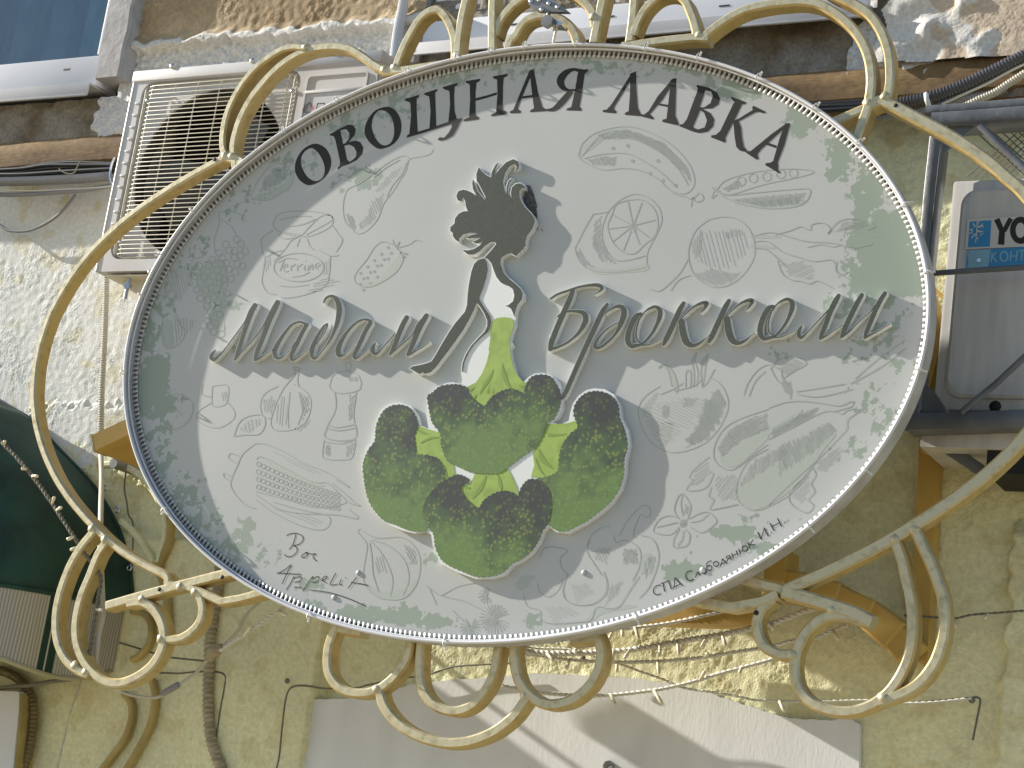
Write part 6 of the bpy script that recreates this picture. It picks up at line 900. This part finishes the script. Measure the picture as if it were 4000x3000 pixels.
string(J((l0, [(-60, 440), (30, 520), (130, 620), (260, 770), (380, 930), (470, 1060), (560, 1200), (640, 1320), (700, 1420), (790, 1540), (860, 1640)]), (b0, [(870, 60), (850, 180), (830, 300), (800, 480), (780, 640), (740, 800)])), lambda t: -.452 + .02 * abs(t - .4), BL(l0, [(40, 520, 45, 480), (230, 740, 180, 735), (270, 795, 320, 800), (465, 1020, 485, 960), (500, 1090, 545, 1065), (640, 1325, 575, 1350), (680, 1410, 595, 1440)]) + BL(b0, [(800, 285, 850, 290), (720, 405, 800, 400), (940, 505, 1005, 510), (960, 575, 1030, 580), (585, 640, 750, 635)]), 'grey twisted light string slung over the green awning', None, r=.0032, col='fibre')

# ---------------------------------------------------------------- pipes, conduits and cables
def pipe(name, px, Y, r, m, label, cat, corr=0, seg=12, group=None, n=12):
    A = cr(px, n); N_ = len(A); W = np.array([P(x, y, Y(i / (N_ - 1)) if callable(Y) else Y) for i, (x, y) in enumerate(A)])
    b = MB()
    if corr:
        s = np.concatenate([[0], np.cumsum(np.linalg.norm(np.diff(W, axis=0), axis=1))]); k = int(s[-1] / corr * 4); u = np.linspace(0, s[-1], k); C = np.stack([np.interp(u, s, W[:, i]) for i in range(3)], 1)
        rr = [r * (1 if i % 4 in (0, 1) else .82) for i in range(k)]; b.tube(C, rr, seg)
    else: b.tube(W, r, seg)
    return tag(b.build(name, M[m], None, 40 if corr else None), label, cat, group)
A5 = lambda l: T(0, 550, 3.687, l)
pipe('corrugated_conduit', A5([(-300, 620), (-20, 592), (300, 585), (700, 570), (1100, 550), (1580, 512)]), -.125, .0132, 'conduit', 'dark grey corrugated conduit left of the white cooling unit', 'conduit', .0062, group='corrugated conduits on the wall')
pipe('corrugated_conduit', A5([(-300, 760), (0, 775), (250, 778), (700, 752), (1200, 712), (1620, 640), (1800, 610)]), -.115, .0066, 'conduit', 'thin corrugated conduit lowest on the wall left of the cooling unit', 'conduit', .0045, group='corrugated conduits on the wall')
for i, (q, lb) in enumerate((([(-200, 440), (200, 410), (700, 330), (1100, 310), (1650, 330)], 'topmost'), ([(-200, 470), (250, 450), (800, 390), (1650, 355)], 'second'), ([(-200, 480), (300, 480), (900, 440), (1650, 400)], 'third'), ([(-200, 505), (400, 500), (1000, 455), (1300, 420), (1650, 385)], 'fourth'), ([(-200, 515), (500, 515), (1000, 490), (1650, 455)], 'lowest'), ([(-200, 425), (300, 400), (650, 350), (1000, 345), (1650, 345)], 'looser'))):
    pipe('black_cable', A5(q), -.10 - .008 * (i % 3), .0052, 'cable', lb + ' black cable of the bundle above the left corrugated conduit', 'cable', seg=7, group='black cables left of the cooling unit')
pipe('cream_wire', A5([(-200, 690), (0, 702), (450, 720), (900, 700), (1300, 680), (1640, 650)]), -.12, .0024, 'cord', 'thin cream wire between the two left conduits', 'wire', seg=6)
pipe('hanging_wire', A5([(-80, 1150), (0, 1215), (120, 1290), (300, 1308), (450, 1285), (620, 1215), (800, 1100), (950, 950), (1090, 770)]), -.03, .0042, 'conduit', 'grey wire hanging in a loop on the pale wall at left', 'wire', seg=8)
b = MB(); b.bar(A5([(1640, 235), (1600, 330), (1580, 430), (1585, 540), (1625, 650)]), 13, -.145, .006); tag(b.build('cable_clamp', M['chrome'], None, 40), 'bent metal strap holding conduits beside the cooling unit', 'clamp')
pipe('dry_tendril', A5([(850, 400), (900, 440), (960, 470), (1020, 478), (1080, 450), (1105, 390), (1130, 340), (1170, 275)]), -.15, .0019, 'twine', 'dry plant tendril caught on the black cables', 'stem', seg=5)
pipe('corrugated_pipe', [(416, 1075), (413, 1200), (408, 1330), (400, 1480), (396, 1600), (393, 1720)], -.035, .0085, 'pale_conduit', 'pale corrugated pipe running down the wall from the white cooling unit', 'pipe', .0068)
pipe('thin_pipe', [(393, 1745), (397, 1860), (394, 2000), (391, 2120), (396, 2240), (400, 2330), (402, 2400), (385, 2480), (372, 2600)], lambda t: -.10 - .310 * min(1, t * 3), .0065, 'pale_conduit', 'pale pipe passing in front of the green awning', 'pipe', seg=9)
pipe('wrapped_pipe', J((b0, [(1900, -80), (1885, 80), (1850, 300), (1815, 560), (1810, 760), (1800, 1000), (1805, 1250), (1835, 1450), (1910, 1659), (1960, 1800)])), -.045, .0145, 'tan_wrap', 'tan tape-wrapped pipe below the lower left rim of the sign', 'pipe', .012)
pipe('brown_conduit', J((b0, [(-80, 800), (60, 835), (160, 890), (240, 980), (285, 1110), (285, 1290), (255, 1490), (210, 1659), (190, 1750)])), -.06, .0125, 'brown_conduit', 'brown corrugated conduit curving down at the far lower left', 'conduit', .0105)
pipe('dark_cable', J((b0, [(-100, 975), (120, 955), (280, 940), (450, 910), (620, 890), (760, 875)])), -.09, .0058, 'fibre', 'dark rough cable over the brown conduit at lower left', 'cable', seg=7)
pipe('grey_pipe', J((b0, [(720, 880), (690, 980), (640, 1120), (590, 1310), (545, 1500), (500, 1700)])), -.03, .0062, 'pale_conduit', 'thin grey pipe slanting down the lower left wall', 'pipe', seg=8)
pipe('plug_cable', J((b0, [(1050, 1000), (1120, 1025), (1230, 1045), (1350, 1050), (1460, 1000), (1560, 930), (1700, 830), (1780, 740), (1900, 630), (2050, 480), (2120, 350), (2230, 230)])), -.14, .0040, 'pale_conduit', 'pale cable with a connector crossing the wrapped pipe', 'cable', seg=7)
b = MB(); W = [P(x, y, -.142) for x, y in T(*b0, [(1395, 1030), (1420, 1010), (1480, 975), (1530, 945), (1548, 935)])]; b.tube(W, [.004, .0078, .0082, .0085, .006], 9); tag(b.build('cable_connector', M['conduit'], None), 'grey inline connector on the pale cable at lower left', 'connector')
b = MB(); W = [P(x, y, -.146) for x, y in T(*b0, [(1790, 710), (1840, 665), (1880, 630), (1920, 605)])]; b.tube(W, [.012, .0165, .015, .007], 10); tag(b.build('tape_joint', M['tan_wrap'], None), 'taped joint where the pale cable crosses the wrapped pipe', 'joint')
for q, lb in ((J((b0, [(1010, 570), (1180, 620), (1320, 665), (1450, 700), (1600, 718), (1780, 735)])), 'upper twisted wire tied to the wrapped pipe'), (J((b0, [(1300, 850), (1400, 838), (1550, 842), (1700, 828), (1880, 830), (1945, 865), (1940, 960), (1905, 1150), (1870, 1400)])), 'lower twisted wire hooked round the wrapped pipe'), (J((b1, [(170, 1700), (200, 1560), (225, 1320), (255, 1080), (290, 980), (350, 950), (440, 950), (600, 972), (850, 970), (985, 938), (1290, 882), (1500, 850), (1680, 790), (1880, 770), (2212, 752)])), 'dark twisted wire looping behind the gold base scrolls'), (J((b3, [(1200, 1100), (1480, 1078), (1760, 1052), (1810, 1050), (1835, 1080), (1810, 1220), (1770, 1420)])), 'dark wire hooked on a nail right of the big lower right scroll'), (J((l0, [(1090, 740), (1075, 900), (1095, 1020), (1110, 1130), (1150, 1230)]), (b0, [(1140, 0)])), 'thin grey wire hanging from the pipe stub left of the sign')):
    pipe('wall_wire', q, -.035, .0024, 'fibre', lb, 'wire', seg=5, group='thin wires on the wall')
for q, lb in (((1122, 2660), 'small dark nail in the wall left of the white panel'), ((3797, 2735), 'small dark nail at the right of the lower scroll'), ((2277, 2570), 'small dark nail behind the right base loop')): o = screw(q, -.045, .007, None, M['fibre'], 'nail'); tag(o, lb, 'nail', 'nails in the wall')
box_ = empty('sign_box', 'white flat box sign with cream edge at the bottom left corner', 'box sign', tuple(P(30, 3000, -.06)))
b = MB(); b.prism([[(-200, 2690), (74, 2702), (72, 2780), (40, 3100), (-200, 3100)]], -.10, .08, 0, 0); b.build('face', M['white_metal'], box_)
b = MB(); b.prism([[(72, 2706), (86, 2712), (84, 2790), (52, 3100), (40, 3100), (70, 2780)]], -.095, .09, 0, 0); b.build('edge_strip', M['wall_gold'], box_)
# right-hand conduits
pipe('corrugated_conduit', T(*g3, [(760, 990), (900, 962), (1050, 920), (1180, 890), (1400, 842), (1560, 790), (1700, 735), (1860, 660), (2000, 592), (2150, 515), (2330, 420)]), -.13, .0152, 'black_conduit', 'thick glossy black corrugated conduit above the grey cage', 'conduit', .0072, group='corrugated conduits on the wall')
pipe('corrugated_conduit', T(*g3, [(500, 1110), (720, 1050), (900, 1020), (1180, 988), (1380, 940), (1540, 890), (1700, 850), (1900, 812), (2060, 770)]), -.12, .0082, 'conduit', 'grey corrugated conduit just below the thick black one at right', 'conduit', .0048, group='corrugated conduits on the wall')
pipe('corrugated_conduit', T(*g3, [(1700, 920), (1820, 862), (1960, 800), (2100, 710), (2330, 560)]), -.145, .0085, 'pale_conduit', 'cream corrugated hose rising to the right edge over the cage', 'hose', .0056, group='corrugated conduits on the wall')
for i, (q, lb) in enumerate((([(300, 905), (600, 892), (830, 880)], 'upper'), ([(330, 925), (620, 915), (830, 905)], 'middle'), ([(380, 960), (650, 945), (900, 925), (1180, 868)], 'lower'))): pipe('black_cable', T(*g3, q), -.10 - .006 * i, .0062, 'cable', lb + ' black cable between the sign rim and the upper right scroll', 'cable', seg=7, group='black cables right of the sign')
pipe('cream_wire', T(*g3, [(1500, 900), (1700, 810), (1900, 720), (2100, 610), (2330, 500)]), -.13, .003, 'cord', 'cream wire along the thick black conduit at right', 'wire', seg=6)
b = MB(); p0, p1 = P(*T(*g3, [(1365, 815)])[0], -.15), P(*T(*g3, [(1390, 915)])[0], -.15); b.tube([p0 + np.array([0, .02, .004]), p0, (p0 + p1) / 2 + np.array([0, -.006, 0]), p1], .0055, 6); tag(b.build('cable_tie', M['edge'], None, None), 'white plastic tie round the thick black conduit', 'cable tie')
